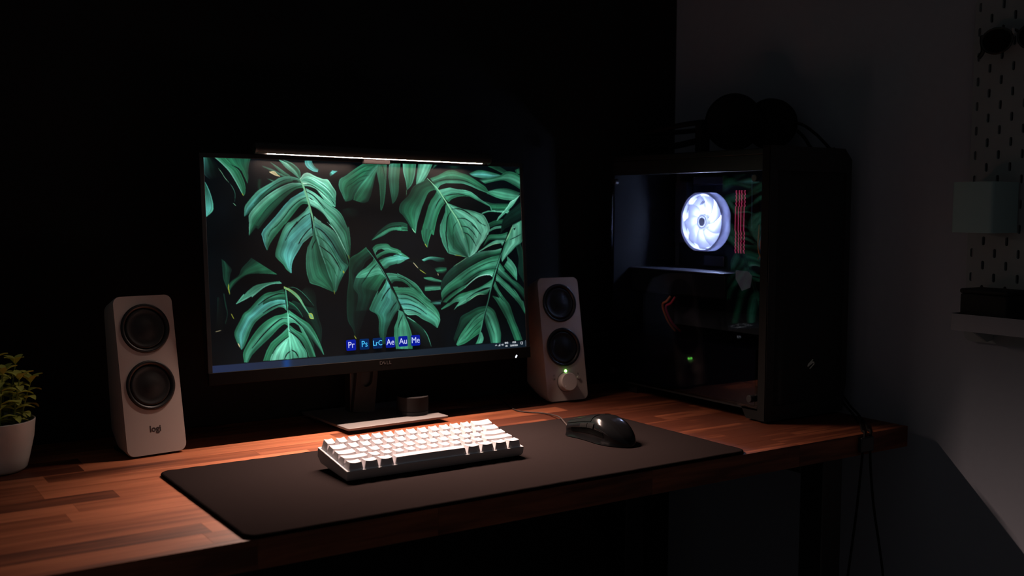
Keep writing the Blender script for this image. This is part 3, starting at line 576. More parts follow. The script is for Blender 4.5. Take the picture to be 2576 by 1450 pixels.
# ---------------------------------------------------------------- monitor
MW, MH = .607, .607*9/16
mon = tag(empty('monitor', (.48, .60, 0)), 'wide black monitor showing dark green monstera leaves', 'monitor')
mhead = Matrix.Translation((.1754, .5207, .1183)) @ Matrix.Rotation(.0088, 4, 'Z') @ Matrix.Rotation(-.0809, 4, 'X')
# head frame: local x right, y back, z up along the panel, origin at lower left corner of the picture
hm = lambda mb: mb.xf(mhead)
toM = lambda o: in_parent(o, mon)
SB, TB, BB = .0085, .0085, .0215          # side, top and bottom bezels
toM(obj('back_housing', hm(MB().loft([[(x, .006, z) for x, z in rrect(-SB, MW+SB, -BB, MH+TB, .003)], [(x, .018, z) for x, z in rrect(-SB, MW+SB, -BB, MH+TB, .003)], [(x, .045, z) for x, z in rrect(.06, MW-.06, .03, MH-.03, .02)]])), BLACK_PLASTIC))
toM(obj('bezel_top', hm(MB().box(-SB, MW+SB, -.0008, .006, MH+.0012, MH+TB)), BLACK_PLASTIC, bevel=.0006))
for n, a, b in (('bezel_side', -SB, -.0012), ('bezel_side', MW+.0012, MW+SB)):
    toM(obj(n, hm(MB().box(a, b, -.0008, .006, -.0012, MH+.0012)), BLACK_PLASTIC, bevel=.0006))
chin = toM(obj('bezel_bottom', hm(MB().box(-SB, MW+SB, -.0022, .006, -BB, -.0012)), CHIN, bevel=.0008))
def screen_material():
    m = bpy.data.materials.new('lit_screen'); m.use_nodes = True; nt = m.node_tree; nt.nodes.remove(nt.nodes['Principled BSDF'])
    a = nt.nodes.new('ShaderNodeVertexColor'); a.layer_name = 'picture'; e = nt.nodes.new('ShaderNodeEmission'); nt.links.new(a.outputs[0], e.inputs[0])
    d = nt.nodes.new('ShaderNodeBsdfDiffuse'); d.inputs[0].default_value = (.0022, .0020, .0019, 1); s = nt.nodes.new('ShaderNodeAddShader')     # anti-glare film over the lit panel
    g = nt.nodes.new('ShaderNodeBsdfGlossy'); g.inputs['Color'].default_value = (.03, .03, .03, 1); g.inputs['Roughness'].default_value = .38; s2 = nt.nodes.new('ShaderNodeAddShader')
    nt.links.new(e.outputs[0], s.inputs[0]); nt.links.new(d.outputs[0], s.inputs[1]); nt.links.new(s.outputs[0], s2.inputs[0]); nt.links.new(g.outputs[0], s2.inputs[1]); nt.links.new(s2.outputs[0], nt.nodes['Material Output'].inputs[0])
    return m
pic = paint_wallpaper(WALLPAPER)
gh, gw = pic.shape[:2]
gx, gz = np.meshgrid(np.linspace(-.0012, MW+.0012, gw), np.linspace(MH+.0012, -.0012, gh))
co = np.stack([gx.ravel(), np.full(gx.size, .0002), gz.ravel()], -1); m4 = np.array(mhead); co = co @ m4[:3, :3].T+m4[:3, 3]
idx = np.arange(gw*gh).reshape(gh, gw); quads = np.stack([idx[:-1, :-1], idx[1:, :-1], idx[1:, 1:], idx[:-1, 1:]], -1).reshape(-1, 4)
me = bpy.data.meshes.new('screen'); me.vertices.add(len(co)); me.vertices.foreach_set('co', co.astype(np.float32).ravel())
me.loops.add(quads.size); me.loops.foreach_set('vertex_index', quads.astype(np.int32).ravel())
me.polygons.add(len(quads)); me.polygons.foreach_set('loop_start', np.arange(0, quads.size, 4, dtype=np.int32)); me.update(calc_edges=True)
lin = pic/255.; lin = np.where(lin <= .04045, lin/12.92, ((lin+.055)/1.055)**2.4).reshape(-1, 3)
at = me.color_attributes.new('picture', 'FLOAT_COLOR', 'POINT'); at.data.foreach_set('color', np.c_[lin, np.ones(len(lin))].astype(np.float32).ravel())
scr = toM(obj('screen', me, screen_material())); tag(scr, 'lit screen with monstera leaf wallpaper and desktop icons')
def on_screen(name, me_or_mb, u, v, col, strength=1., lift=.0005):
    m = mhead @ Matrix.Translation((u*MW, -lift, v*MH)) @ Matrix.Rotation(R(90), 4, 'X')
    if isinstance(me_or_mb, MB): me2 = me_or_mb.xf(m).mesh(name, smooth=False)
    else: me2 = me_or_mb; me2.transform(m)
    key = 'ui_%d_%d_%d' % col
    mt = bpy.data.materials.get(key) or mat(key, (.003, .003, .003), .6, spec=0., emit=srgb(*col), estr=strength)
    o = obj(name, me2, mt, smooth=False); o.parent = scr
    return o
for k, (s, bg, fg) in enumerate((('Pr', (4, 24, 150), (205, 205, 255)), ('Ps', (4, 36, 84), (70, 190, 250)), ('LrC', (4, 36, 84), (80, 200, 255)), ('Ae', (5, 22, 140), (200, 205, 255)), ('Au', (5, 22, 140), (200, 205, 255)), ('Me', (4, 22, 150), (195, 210, 255)))):
    u = .3977+.04154*k
    ring = rrect(-.0091, .0091, -.0093, .0093, .0022, 4)
    on_screen('app_icon', MB().loft([[(x, y, -.0001) for x, y in ring], [(x, y, .0001) for x, y in ring]]), u, .0787, bg)
    on_screen('icon_lettering', text_mesh(s, .0150 if len(s) == 2 else .0128, .0001, .92, .00006 if s != 'Me' else 0.), u, .0787, fg, lift=.0009)
UI = (225, 232, 240)
on_screen('tray_arrow', MB().tube([(-.002, -.0008, 0), (0, .0012, 0), (.002, -.0008, 0)], .0003, 5), .8873, .0185, UI)
mb = MB()
for k in range(4): mb.box(-.002+.0011*k, -.0012+.0011*k, -.0018, -.0006+.0010*k, -.0001, .0001)
on_screen('wireless_symbol', mb, .8991, .0180, (190, 200, 210))
mb = MB().loft([[(-.0024, -.0006, z), (-.0014, -.0006, z), (0, -.0018, z), (0, .0018, z), (-.0014, .0006, z), (-.0024, .0006, z)] for z in (-.0001, .0001)])
for k in (1, 2): mb.tube([(.0006*k+.0010*k*math.cos(a)*.6, .0010*k*math.sin(a), 0) for a in [R(-55+22*j) for j in range(6)]], .00025, 5)
on_screen('volume_symbol', mb, .9110, .0190, (200, 208, 218))
for s, u, v, z in (('ENG', .9261, .0275, .0042), ('UK', .9257, .0100, .0042), ('17:25', .9547, .0270, .0042), ('22/09/2021', .9542, .0098, .0042)):
    on_screen('tray_lettering', text_mesh(s, z, .0001, .92, .00008), u, v, UI)
on_screen('notification_symbol', MB().tube([(-.0022, .0022, 0), (.0022, .0022, 0), (.0022, -.0016, 0), (.0012, -.0016, 0), (.0010, -.0026, 0), (-.0002, -.0016, 0), (-.0022, -.0016, 0), (-.0022, .0022, 0)], .00035, 5), .9833, .0195, UI)
on_screen('show_desktop_edge', MB().box(-.0002, .0002, -.0058, .0058, -.0001, .0001), .9985, .0170, (120, 130, 140))
def on_chin(name, me2, u, z, m):
    me2.transform(mhead @ Matrix.Translation((u*MW, -.0023, z)) @ Matrix.Rotation(R(90), 4, 'X')); o = obj(name, me2, m, smooth=False); o.parent = chin; return o
LOGO_GREY = mat('grey_logo', (.16, .15, .145), .4, .5)
on_chin('maker_lettering', join_meshes([(text_mesh('D', .0088, .0002), Matrix.Translation((-.0088, 0, 0))), (text_mesh('E', .0080, .0002), Matrix.Translation((-.0024, .0001, 0)) @ Matrix.Rotation(R(38), 4, 'Z')), (text_mesh('L', .0088, .0002), Matrix.Translation((.0036, 0, 0))), (text_mesh('L', .0088, .0002), Matrix.Translation((.0088, 0, 0)))]), .5033, -.0085, LOGO_GREY)
mb = MB().box(-.0012, .0012, -.0028, .0028, -.0001, .0004); mb.xf(Matrix.Rotation(R(-35), 4, 'Z'))
on_chin('power_light', mb.mesh('power_light'), .9585, -.0175, mat('white_power_led', (.5, .5, .5), .4, emit=(.75, .85, 1), estr=2.2))
# stand
STAND = mat('dark_silver_stand', (.036, .033, .031), .7, .0, spec=.1, bump=(2500, .05, .0001))
bm4 = Matrix.Translation((.4885, .4815, 0)) @ Matrix.Rotation(R(2.6), 4, 'Z')
pl = rrect(-.1, .1, 0, .182, .003, 3)
toM(obj('base_plate', MB().loft([[(x, y, .0066) for x, y in pl], [(x, y, .0108) for x, y in pl]]).xf(bm4), SILVER, bevel=.0006))
ft = rrect(-.085, .085, .012, .17, .01, 3)
toM(obj('base_foot', MB().loft([[(x, y, 0) for x, y in ft], [(x, y, .0066) for x, y in ft]]).xf(bm4), BLACK_MATTE))
# neck: slanted plate with a rounded cable notch open upwards
nw0, nw1, slot = .0215, .0195, .0115
out = [(-nw0, 0), (nw0, 0), (nw1+.001, .19), (slot, .19)]
for k in range(13): a = R(180*k/12); out.append((slot*math.cos(-a), .058+slot*math.sin(-a)))
out += [(-slot, .19), (-nw1-.001, .19)]
ring = lambda y: [(x, y, z) for x, z in out]
neck = MB().loft([ring(-.004), ring(.004)]).xf(Matrix.Translation((.4745, .600, .0108)) @ Matrix.Rotation(R(2), 4, 'Z') @ Matrix.Rotation(R(6), 4, 'Y'))
toM(obj('neck', neck, STAND))
toM(obj('neck_spine', MB().box(.452, .500, .606, .630, .0109, .30), BLACK_PLASTIC, bevel=.002))
toM(obj('mount_block', MB().box(.42, .54, .59, .606, .23, .33), BLACK_PLASTIC, bevel=.002))

# ---------------------------------------------------------------- light bar on the monitor
bar = tag(empty('monitor_light_bar', (.48, .53, .474)), 'slim black light bar glowing warm on top of the monitor', 'lamp')
bx0, bx1 = .252, .692; bz0, bz1 = .4765, .4712       # the bar droops a little to the right
bdir = Matrix.Translation((bx0, .5235, bz0)) @ Matrix.Rotation(math.atan2(bz0-bz1, bx1-bx0), 4, 'Y') @ Matrix.Rotation(R(90), 4, 'Y')
BL = bx1-bx0; br = .0098; prof = []
nseg = 28; gap = (242, 273)     # opening of the housing, degrees from +y, in the plane across the bar
# cross-section plane: local x -> -z world, local y -> y world
def sect(a): return (-br*math.sin(R(a)), br*math.cos(R(a)))
arc = [sect(gap[1]+(360-(gap[1]-gap[0]))*k/nseg) for k in range(nseg+1)]
ia = sect(gap[0]); ib = sect(gap[1]); inner = [(ia[0]*.84, ia[1]*.84), (ib[0]*.84, ib[1]*.84)]
sec = arc+inner
toB = lambda o: in_parent(o, bar)
toB(obj('bar_housing', MB().loft([[(x, y, z) for x, y in sec] for z in (0, BL)]).xf(bdir), BLACK_METAL))
for z0, z1 in ((-.004, 0), (BL, BL+.004)):
    toB(obj('end_cap', MB().lathe([(br*.98, z0), (br*.98, z1)], 28).xf(bdir), BLACK_PLASTIC))
ia2, ib2 = [(q[0]*1.12, q[1]*1.12) for q in inner]
strip = MB().loft([[(ia2[0], ia2[1], z), (ib2[0], ib2[1], z), (ib2[0]*.93, ib2[1]*.93, z), (ia2[0]*.93, ia2[1]*.93, z)] for z in (.018, BL-.012)]).xf(bdir)
GLOW = mat('warm_light_strip', (.8, .8, .8), .5, emit=LAMP_COLOR, estr=120.)
toB(obj('light_strip', strip, GLOW, smooth=False))
# the leds behind the strip, with the lens that keeps the beam on the desk
ld = bpy.data.lights.new('bar_light', 'AREA'); ld.shape = 'RECTANGLE'; ld.size = BL-.03; ld.size_y = .005; ld.energy = LAMP_STRENGTH; ld.color = LAMP_COLOR; ld.spread = R(100)
lo = bpy.data.objects.new('bar_light', ld); C.objects.link(lo); bdz = math.atan2(bz0-bz1, bx1-bx0)
lo.matrix_world = Matrix.Translation(((bx0+bx1)/2+.003, .5235-.0036, (bz0+bz1)/2-.0088)) @ Matrix.Rotation(bdz, 4, 'Y') @ Matrix.Rotation(R(-35), 4, 'X')
toB(lo)
toB(obj('clip_front', MB().box(.4435, .4935, .5255, .5325, .4560, .4655), mat('grey_clip', (.014, .012, .012), .8, spec=0), bevel=.0008))
toB(obj('clip_arm', MB().box(.4520, .4850, .5260, .562, .4672, .4738), BLACK_PLASTIC, bevel=.001))
toB(obj('clip_weight', MB().box(.4400, .4970, .6000, .625, .436, .4735), BLACK_PLASTIC, bevel=.003))
toB(obj('clip_bridge', MB().box(.4520, .4850, .560, .602, .4690, .4730), BLACK_PLASTIC))
# ---------------------------------------------------------------- speakers
SW, SH = .0928, .2454
def face_m(tilt): return Matrix.Rotation(-tilt, 4, 'X')            # face plane: x right, z up along the face, y into the body
def make_speaker(loc, yaw, tilt, label, knob):
    s = tag(empty('desktop_speaker', loc, (0, 0, yaw)), label, 'speaker', 'pair of desktop speakers')
    fm = face_m(tilt); n = 6
    def ring(x0, x1, z0, z1, r, y, leaned=True):
        v = [Vector((x, y, z)) for x, z in rrect(x0, x1, z0, z1, r, n)]
        return [fm @ p if leaned else p for p in v]
    mid = [p+Vector((0, .043, 0)) for p in ring(.0006, SW-.0006, .0015, SH-.012, .016, 0)]
    back = [Vector((x, .122, z)) for x, z in rrect(.020, SW-.020, .012, SH*.80, .013, n)]
    obj('cabinet', MB().loft([ring(.0004, SW-.0004, .0004, SH-.0004, .0115, .0022), ring(0, SW, 0, SH, .012, .006), mid, back]), SPEAKER_M, s)
    # front plate with two real driver openings, set flush on the cabinet
    dr = .0385; centers = ((.0462, .194), (.0462, .1057)); m90 = fm @ Matrix.Rotation(R(90), 4, 'X')
    def circ(cx, cy, r, k=48): return [(cx+r*math.cos(2*math.pi*i/k), cy+r*math.sin(2*math.pi*i/k)) for i in range(k)]
    holes = [circ(a, b, dr) for a, b in centers]+([circ(.0193, .0441, .0024, 16)] if knob else [])
    pm = plate_holes(rrect(.0002, SW-.0002, .0002, SH-.0002, .0118, 8), holes, .0026); pm.transform(m90 @ Matrix.Translation((0, 0, -.0009)))
    obj('front_plate', pm, SPEAKER_M, s, smooth=False)
    for cx, cz in centers:
        dm = m90 @ Matrix.Translation((cx, cz, 0))
        d = obj('driver', MB().lathe([(dr-.0002, -.0018), (dr-.0002, .0012), (dr-.0012, .0022), (dr-.0035, .0024), (dr-.0055, .0012), (dr-.0068, -.0012), (dr-.0072, -.0018)], 56, False, False).xf(dm), RUBBER, s, sharp=60)
        c = obj('cone', MB().lathe([(dr-.0070, -.0016), (dr-.0085, .0004), (dr-.0105, .0004), (dr-.0125, -.0006), (.020, -.0010), (.012, .0010), (.005, .0020), (.0005, .0022)], 56, False, True).xf(dm), CONE, d, sharp=60)
    if not knob:
        t = text_mesh('logi', .0130, .0002, .98, .00035); t.transform(m90 @ Matrix.Translation((.0462, .0385, .0005))); obj('logo_lettering', t, DARK_PRINT, s, smooth=False)
    else:
        km = m90 @ Matrix.Translation((.0444, .0366, .0003))
        k = obj('volume_knob', MB().lathe([(.0188, 0), (.0188, .0012), (.0181, .0016), (.0178, .0145), (.0168, .0155), (.0005, .0155)], 48, False, True).xf(km), SPEAKER_M, s)
        obj('knob_gap', MB().lathe([(.0196, .0002), (.0196, .0006), (.0186, .0006)], 48, False, False).xf(km), BLACK_MATTE, k)
        obj('knob_mark', MB().lathe([(.0009, .0154), (.0009, .0157)], 12).xf(km @ Matrix.Translation((-.010, -.008, 0))), mat('knob_dot', (.85, .83, .8), .4), k)
        obj('status_light', MB().lathe([(.0026, 0), (.0024, .0008), (.0012, .0014), (.0003, .0015)], 20).xf(m90 @ Matrix.Translation((.0463, .0585, .0003))), mat('green_led', (.3, .8, .3), .4, emit=(.22, 1, .12), estr=14), s)
        j = obj('headphone_jack', MB().lathe([(.0026, -.001), (.0034, .0004), (.0034, .0010), (.0020, .0012), (.0018, -.004)], 24, False, False).xf(m90 @ Matrix.Translation((.0193, .0441, 0))), SPEAKER_M, s)
        obj('jack_bore', MB().lathe([(.0020, -.0052), (.0020, -.0048)], 16).xf(m90 @ Matrix.Translation((.0193, .0441, 0))), BLACK_MATTE, j)
        obj('wireless_button', MB().lathe([(.0034, 0), (.0033, .0022), (.0028, .0028), (.0003, .0028)], 24).xf(m90 @ Matrix.Translation((.0738, .0436, .0003))), SPEAKER_M, s)
        arcp = [(.0016*math.cos(R(200-22*i)), .0016*math.sin(R(200-22*i)), 0) for i in range(11)]
        ph = MB().tube(arcp, .00022, 5); ph.box(-.0020, -.0012, -.0012, .0002, -.0002, .0002); ph.box(.0012, .0020, -.0012, .0002, -.0002, .0002)
        obj('headphone_symbol', ph.xf(m90 @ Matrix.Translation((.0193, .0508, .0005))), DARK_PRINT, s)
        bt = MB().tube([(-.0009, -.0009, 0), (.0009, .0009, 0), (0, .0018, 0), (0, -.0018, 0), (.0009, -.0009, 0), (-.0009, .0009, 0)], .00022, 5)
        obj('wireless_symbol', bt.xf(m90 @ Matrix.Translation((.0742, .0515, .0005))), DARK_PRINT, s)
    for fx in (.018, SW-.018):
        obj('foot', MB().box(fx-.008, fx+.008, .015, .085, -.0028, .0030), BLACK_MATTE, s)
    return s
make_speaker((.0339, .4924, .003), .1181, .2065, 'pale desktop speaker with two black drivers beside the potted plant', False)
make_speaker((.8393, .5327, .003), -.1004, .1931, 'pale desktop speaker with volume knob and green light beside the tower case', True)

# ---------------------------------------------------------------- keyboard
U = .01905
kb = tag(empty('keyboard', (.2493, .1740, .0208), (.1531, 0, -.0009)), 'small white mechanical keyboard on the black desk mat', 'keyboard')
KX0, KX1, KD = -.0032, 15*U+.0032, .1011
def kring(y0, y1, x0, x1, z0, z1): return [(x0, y0, z0), (x1, y0, z0), (x1, y1, z1), (x0, y1, z1)]
prof_out = [kring(0, KD, KX0, KX1, 0, 0), kring(.0002, KD-.0002, KX0+.0002, KX1-.0002, -.0100, -.0135), kring(.0030, KD-.009, KX0+.0022, KX1-.0022, -.0153, -.0218)]
rim = kring(.0024, KD-.0030, KX0+.0026, KX1-.0026, 0, 0); well = kring(.0024, KD-.0030, KX0+.0026, KX1-.0026, -.0062, -.0062)
case = MB().loft([prof_out[2], prof_out[1], prof_out[0], rim, well], True, True)
obj('case', case, KEY_CASE, kb, bevel=.0009, seg=2)
obj('backlit_plate', MB().box(KX0+.0030, KX1-.0030, .0028, KD-.0034, -.0061, -.0050), KEY_GLOW, kb)
for fx in (.03, 15*U-.03):
    obj('foot', MB().box(fx-.012, fx+.012, .082, .090, -.0287, -.0205), KEY_CASE, kb, bevel=.001)
def keycap_mesh(wu, row):
    H = (.0122, .0104, .0094, .0094, .0098)[row]; T = (R(9), R(4), R(0), R(-4), R(-6))[row]      # height over the rim and tilt of the top
    w = wu*U-.0009; d = U-.0009; tw = w-.0058; td = d-.0048; tyc = (.0008, .0008, .0006, .0004, .0002)[row]
    nx, ny = (9 if wu < 3 else 13), 3; dish = .0013 if wu < 6 else -.0004
    mb = MB(); zb = -.0012
    def topz(x, y): return H+math.tan(T)*(y-tyc)-dish*(1-(2*x/tw)**2)+ (0 if wu < 6 else -.0016*(2*(y-tyc)/td)**2)
    top = [[(x, y, topz(x, y)) for x in np.linspace(-tw/2, tw/2, nx)] for y in np.linspace(tyc-td/2, tyc+td/2, ny)]
    v = [p for r in top for p in r]; f = [(j*nx+i, j*nx+i+1, (j+1)*nx+i+1, (j+1)*nx+i) for j in range(ny-1) for i in range(nx-1)]
    loop = [(0, i) for i in range(nx)]+[(j, nx-1) for j in range(1, ny)]+[(ny-1, i) for i in range(nx-2, -1, -1)]+[(j, 0) for j in range(ny-2, 0, -1)]
    n0 = len(v)
    for j, i in loop:
        x, y, z = top[j][i]; v.append((x*w/tw, (y-tyc)*d/td, zb))
    m = len(loop)
    for k in range(m):
        a, b = loop[k], loop[(k+1) % m]; f.append((a[0]*nx+a[1], n0+k, n0+(k+1) % m, b[0]*nx+b[1]))
    return mb.add(v, f).mesh('keycap', 28)
rows = [[1]*13+[2], [1.5]+[1]*12+[1.5], [1.75]+[1]*11+[2.25], [2.25]+[1]*10+[2.75], [1.25, 1.25, 1.25, 6.25, 1.25, 1.25, 1.25, 1.25]]
front_legends = {(0, k): 'F%d' % k for k in range(1, 13)}
front_legends.update({(1, 10): 'PS', (1, 11): 'HOME', (1, 12): 'END', (2, 10): 'PGUP', (2, 11): 'PGDN', (3, 9): 'INSERT', (3, 10): 'DELETE'})
cache = {}
for r, row in enumerate(rows):
    x = 0
    for k, wu in enumerate(row):
        if (wu, r) not in cache: cache[(wu, r)] = keycap_mesh(wu, r)
        kc = obj('keycap', cache[(wu, r)], KEYCAP, kb, (x*U+wu*U/2, .0026+(4-r)*U+U/2, 0))
        if not kc.modifiers:
            b = kc.modifiers.new('bevel', 'BEVEL'); b.width = .0006; b.segments = 2; b.limit_method = 'ANGLE'; b.angle_limit = R(38)
        if (r, k) in front_legends:
            s = front_legends[(r, k)]; t = text_mesh(s, .0036 if len(s) < 5 else .0029, .0001, .9)
            H = (.0122, .0104, .0094, .0094)[r]; sl = math.atan2(.0024-(.0008 if r < 2 else .0005)+.0000, H)
            t.transform(Matrix.Translation((.0, -(U-.0009)/2+.0024*.70-.00025, H*.62)) @ Matrix.Rotation(R(90)-sl, 4, 'X') ); t.transform(Matrix.Translation((.001, -.0002, 0)))
            lg = obj('legend', t, LEGEND, kc, smooth=False)
        x += wu

# ---------------------------------------------------------------- mouse
ms = tag(empty('computer_mouse', (.7185, .1345, .0053), (0, 0, R(3))), 'glossy black wired ergonomic mouse on the desk mat', 'mouse')
ML = .128
def ml(t):   # t: 0 tail .. 1 nose -> half widths left/right at widest, height
    wl = np.interp(t, (0, .04, .12, .25, .42, .60, .78, .92, 1), (.005, .0135, .0225, .0300, .0318, .0290, .0290, .0315, .0312))
    wr = np.interp(t, (0, .04, .12, .25, .42, .60, .78, .92, 1), (.005, .0135, .0225, .0305, .0325, .0300, .0300, .0325, .0325))
    h = np.interp(t, (0, .03, .08, .18, .30, .42, .55, .70, .85, .96, 1), (.005, .0105, .0172, .0275, .0368, .0418, .0410, .0372, .0320, .0282, .0262))
    return wl, wr, h
def msec(t, off=0., a0=0., a1=180., n=24):
    wl, wr, h = ml(t); out = []
    for k in range(n+1):
        a = R(a0+(a1-a0)*k/n); c, s = math.cos(a), math.sin(a)
        q = abs(c)**.60*(1 if c > 0 else -1); x = (wr if c > 0 else wl)*q; z = h*abs(s)**.62
        z0 = min(1, z/h/.55); waist = 1-.12*math.sin(math.pi*min(1, z0))*(1 if .2 < t < .95 else .4)     # hollow thumb side
        x *= waist; nv = Vector((c, 0, s)).normalized()*off
        y = t*ML-(.010*(1-t) if False else 0)+.006*math.sin(a)*(1 if t < .08 else 0)*0
        out.append((x+nv.x, y, max(.0006, z+nv.z)))
    return out
ts = [0, .015, .04, .08, .13, .2, .28, .36, .45, .54, .63, .72, .8, .87, .93, .97, 1]
obj('shell', MB().loft([msec(t) for t in ts]), MOUSE, ms, sharp=50)
for nm, a0, a1 in (('right_button', 42, 86.5), ('left_button', 93.5, 138)):
    rg = []
    for t in (.56, .60, .66, .72, .8, .87, .93, .97, 1.003):
        o_ = msec(min(t, 1), .0009, a0, a1, 10); i_ = msec(min(t, 1), -.0006, a0, a1, 10); dy = .0012 if t > 1 else 0
        rg.append([(x, y+dy, z) for x, y, z in o_]+[(x, y+dy, z) for x, y, z in i_[::-1]])
    obj(nm, MB().loft(rg), MOUSE, ms, sharp=40)
obj('scroll_wheel', MB().lathe([(.0085, -.003), (.0095, -.002), (.0095, .002), (.0085, .003)], 28).xf(Matrix.Translation((.0005, .098, .0225)) @ Matrix.Rotation(R(90), 4, 'Y')), RUBBER, ms)
for t0, t1 in ((.47, .60), (.61, .74)):
    rg = [[(x-.0010, y, z) for x, y, z in msec(t, .0006, 143, 158, 4)]+[(x+.002, y, z) for x, y, z in msec(t, 0, 143, 158, 4)[::-1]] for t in np.linspace(t0, t1, 6)]
    obj('side_button', MB().loft(rg), MOUSE_SIDE, ms)
rg = [[(x-.0005, y, z) for x, y, z in msec(t, .0003, 158, 171, 4)]+[(x+.002, y, z) for x, y, z in msec(t, 0, 158, 171, 4)[::-1]] for t in np.linspace(.30, .90, 10)]
obj('side_grip', MB().loft(rg), MOUSE_SIDE, ms)
obj('logo_light', MB().tube([(-.004, .094, .0308), (-.002, .096, .0300)], .0004, 6), mat('green_glint_led', (.1, .3, .1), .4, emit=(.3, 1, .35), estr=.35), ms)
inv = Matrix.Translation(ms.location) @ Matrix.Rotation(R(3), 4, 'Z'); inv.invert()
cab = smooth_path([(.716, .258, .0115), (.714, .275, .0090), (.718, .300, .0080), (.735, .335, .0076), (.755, .378, .0084), (.770, .420, .0040), (.772, .455, .0016), (.752, .480, .0016), (.745, .500, .0016), (.752, .53, .0016), (.770, .575, .0016), (.79, .64, .0016)])
obj('mouse_cable', MB().tube([inv @ p for p in cab], .0013, 8), BRAID, ms)

# ---------------------------------------------------------------- dial on the monitor base
dl = tag(empty('desk_dial', (.5435, .538, .0109)), 'short black cylindrical dial standing on the silver monitor base', 'dial')
obj('dial_base', MB().lathe([(.0270, 0), (.0282, .0008), (.0282, .0068), (.0276, .0072)], 56), BLACK_MATTE, dl)
obj('dial_body', MB().lathe([(.0272, .0072), (.0284, .0078), (.0284, .0325), (.0276, .0333), (.0005, .0333)], 56), mat('charcoal_dial', (.020, .018, .018), .8, spec=0), dl)

# ---------------------------------------------------------------- potted plant
pp = tag(empty('potted_plant', (-.143, .530, 0)), 'small green leafy plant in a white round pot at the left edge', 'plant')
obj('pot', MB().lathe([(.030, .0), (.040, .001), (.0438, .005), (.0475, .020), (.0535, .048), (.0560, .0735), (.0552, .0742), (.0540, .0735), (.0515, .05), (.0475, .03)], 56, True, True), POT, pp, sharp=50)
obj('soil', MB().lathe([(.0510, .058), (.0515, .0630), (.030, .0655), (.0005, .066)], 40), SOIL, pp)
def leaf_mesh(L, Wd):
    rg = []
    for k in range(6):
        t = k/5; w = Wd*math.sin(math.pi*min(1, .10+.86*t))**.75*(.9 if k else .35); x = L*t; z = .18*L*math.sin(math.pi*t*.9)-.10*L*t*t; th = .0008*math.sin(math.pi*(.08+.84*t))+.0001
        rg.append([(x, -w, z+.0012), (x, 0, z-th), (x, w, z+.0012), (x, 0, z+th*.6)])
    return MB().loft(rg).mesh('leaf', 60)
leaves = [leaf_mesh(.0230, .0062), leaf_mesh(.0270, .0070), leaf_mesh(.018, .005)]
for m_ in leaves: m_.materials.append(LEAF)
rs = random.Random(3)
stems = [(.030, -.012, .066), (.026, .016, .085), (.006, -.028, .078), (-.018, -.022, .084), (.004, .006, .092), (.044, .004, .058), (-.030, .010, .08), (-.012, .030, .082), (.020, .034, .07)]
for i, (sx, sy, sh) in enumerate(stems):
    lean = Vector((sx*.35+rs.uniform(-.004, .004), sy*.3, 0)); bz = Vector((sx*.85, sy*.85, .0645)); tip = bz+lean+Vector((0, 0, sh))
    path = smooth_path([bz, bz.lerp(tip, .35)-lean*.12, bz.lerp(tip, .7)-lean*.08, tip], 4)
    sm = obj('stem', MB().tube(path, [.0016-.0007*k/len(path) for k in range(len(path))], 6), STEM, pp)
    nl = int(sh/.0105)
    for k in range(nl+1):
        t = (k+.6)/(nl+.6); p = path[min(len(path)-1, int(t*(len(path)-1)))]
        top = k == nl
        for q in range(2 if not top else 4):
            az = k*R(90)+q*(R(180) if not top else R(90))+i*.7+rs.uniform(-.25, .25); el = R(-8)+ (R(42) if top else rs.uniform(-.1, .25))
            lf = obj('leaf', leaves[(k+i+q) % 2 if not top else 0], LEAF, None, p, (0, -el, az)); lf.parent = sm
# ---------------------------------------------------------------- tower case
X0, X1, Y0, Y1, Z0, Z1 = 1.055, 1.268, .166, .604, .020, .490
tc = tag(empty('computer_case', ((X0+X1)/2, (Y0+Y1)/2, 0)), 'black computer tower with glass side and glowing white fan inside', 'computer')
toC = lambda o: in_parent(o, tc)
# front surround: frame profile around a wire grille; upper and lower right corners chamfered
fo = [(X0-.003, .0035), (X1-.008, .0035), (X1-.005, .030), (X1, .060), (X1, Z1-.016), (X1-.020, Z1+.004), (X0-.003, Z1+.004)]
fi = [[(X0+.016, .030), (X1-.014, .030), (X1-.014, Z1-.040), (X0+.016, Z1-.040)]]
fr = plate_holes(fo, fi, .018); fr.transform(Matrix.Translation((0, Y0+.009, 0)) @ Matrix.Rotation(R(90), 4, 'X'))
FRONT = mat('case_front_black', (.016, .016, .017), .6, bump=(1200, .15, .0002))
toC(obj('front_frame', fr, FRONT, smooth=False))
gx0, gx1, gz0, gz1 = X0+.015, X1-.013, .029, Z1-.039
mb = MB(); pitch_ = .0030; wd = .00075; yg = Y0+.004
n = int((gx1-gx0+gz1-gz0)/pitch_)
for k in range(n+1):
    c = k*pitch_
    for s in (1, -1):
        a0 = max(0, c-(gz1-gz0)); a1 = min(gx1-gx0, c)
        if a1-a0 < .002: continue
        p = (a0, c-a0); q = (a1, c-a1)
        if s > 0: P, Q = (gx0+p[0], gz0+p[1]), (gx0+q[0], gz0+q[1])
        else: P, Q = (gx1-p[0], gz0+p[1]), (gx1-q[0], gz0+q[1])
        d = Vector((Q[0]-P[0], 0, Q[1]-P[1])).normalized(); nn = Vector((-d.z, 0, d.x))*wd; yo = yg+(.0006 if s > 0 else 0)
        P3, Q3 = Vector((P[0], yo, P[1])), Vector((Q[0], yo, Q[1])); D = Vector((0, .0006, 0))
        mb.add([P3-nn, P3+nn, P3+nn+D, P3-nn+D, Q3-nn, Q3+nn, Q3+nn+D, Q3-nn+D], [(0,1,5,4),(1,2,6,5),(2,3,7,6),(3,0,4,7)])
gr = toC(obj('wire_grille', mb, FRONT, smooth=False)); gr['kind'] = 'stuff'
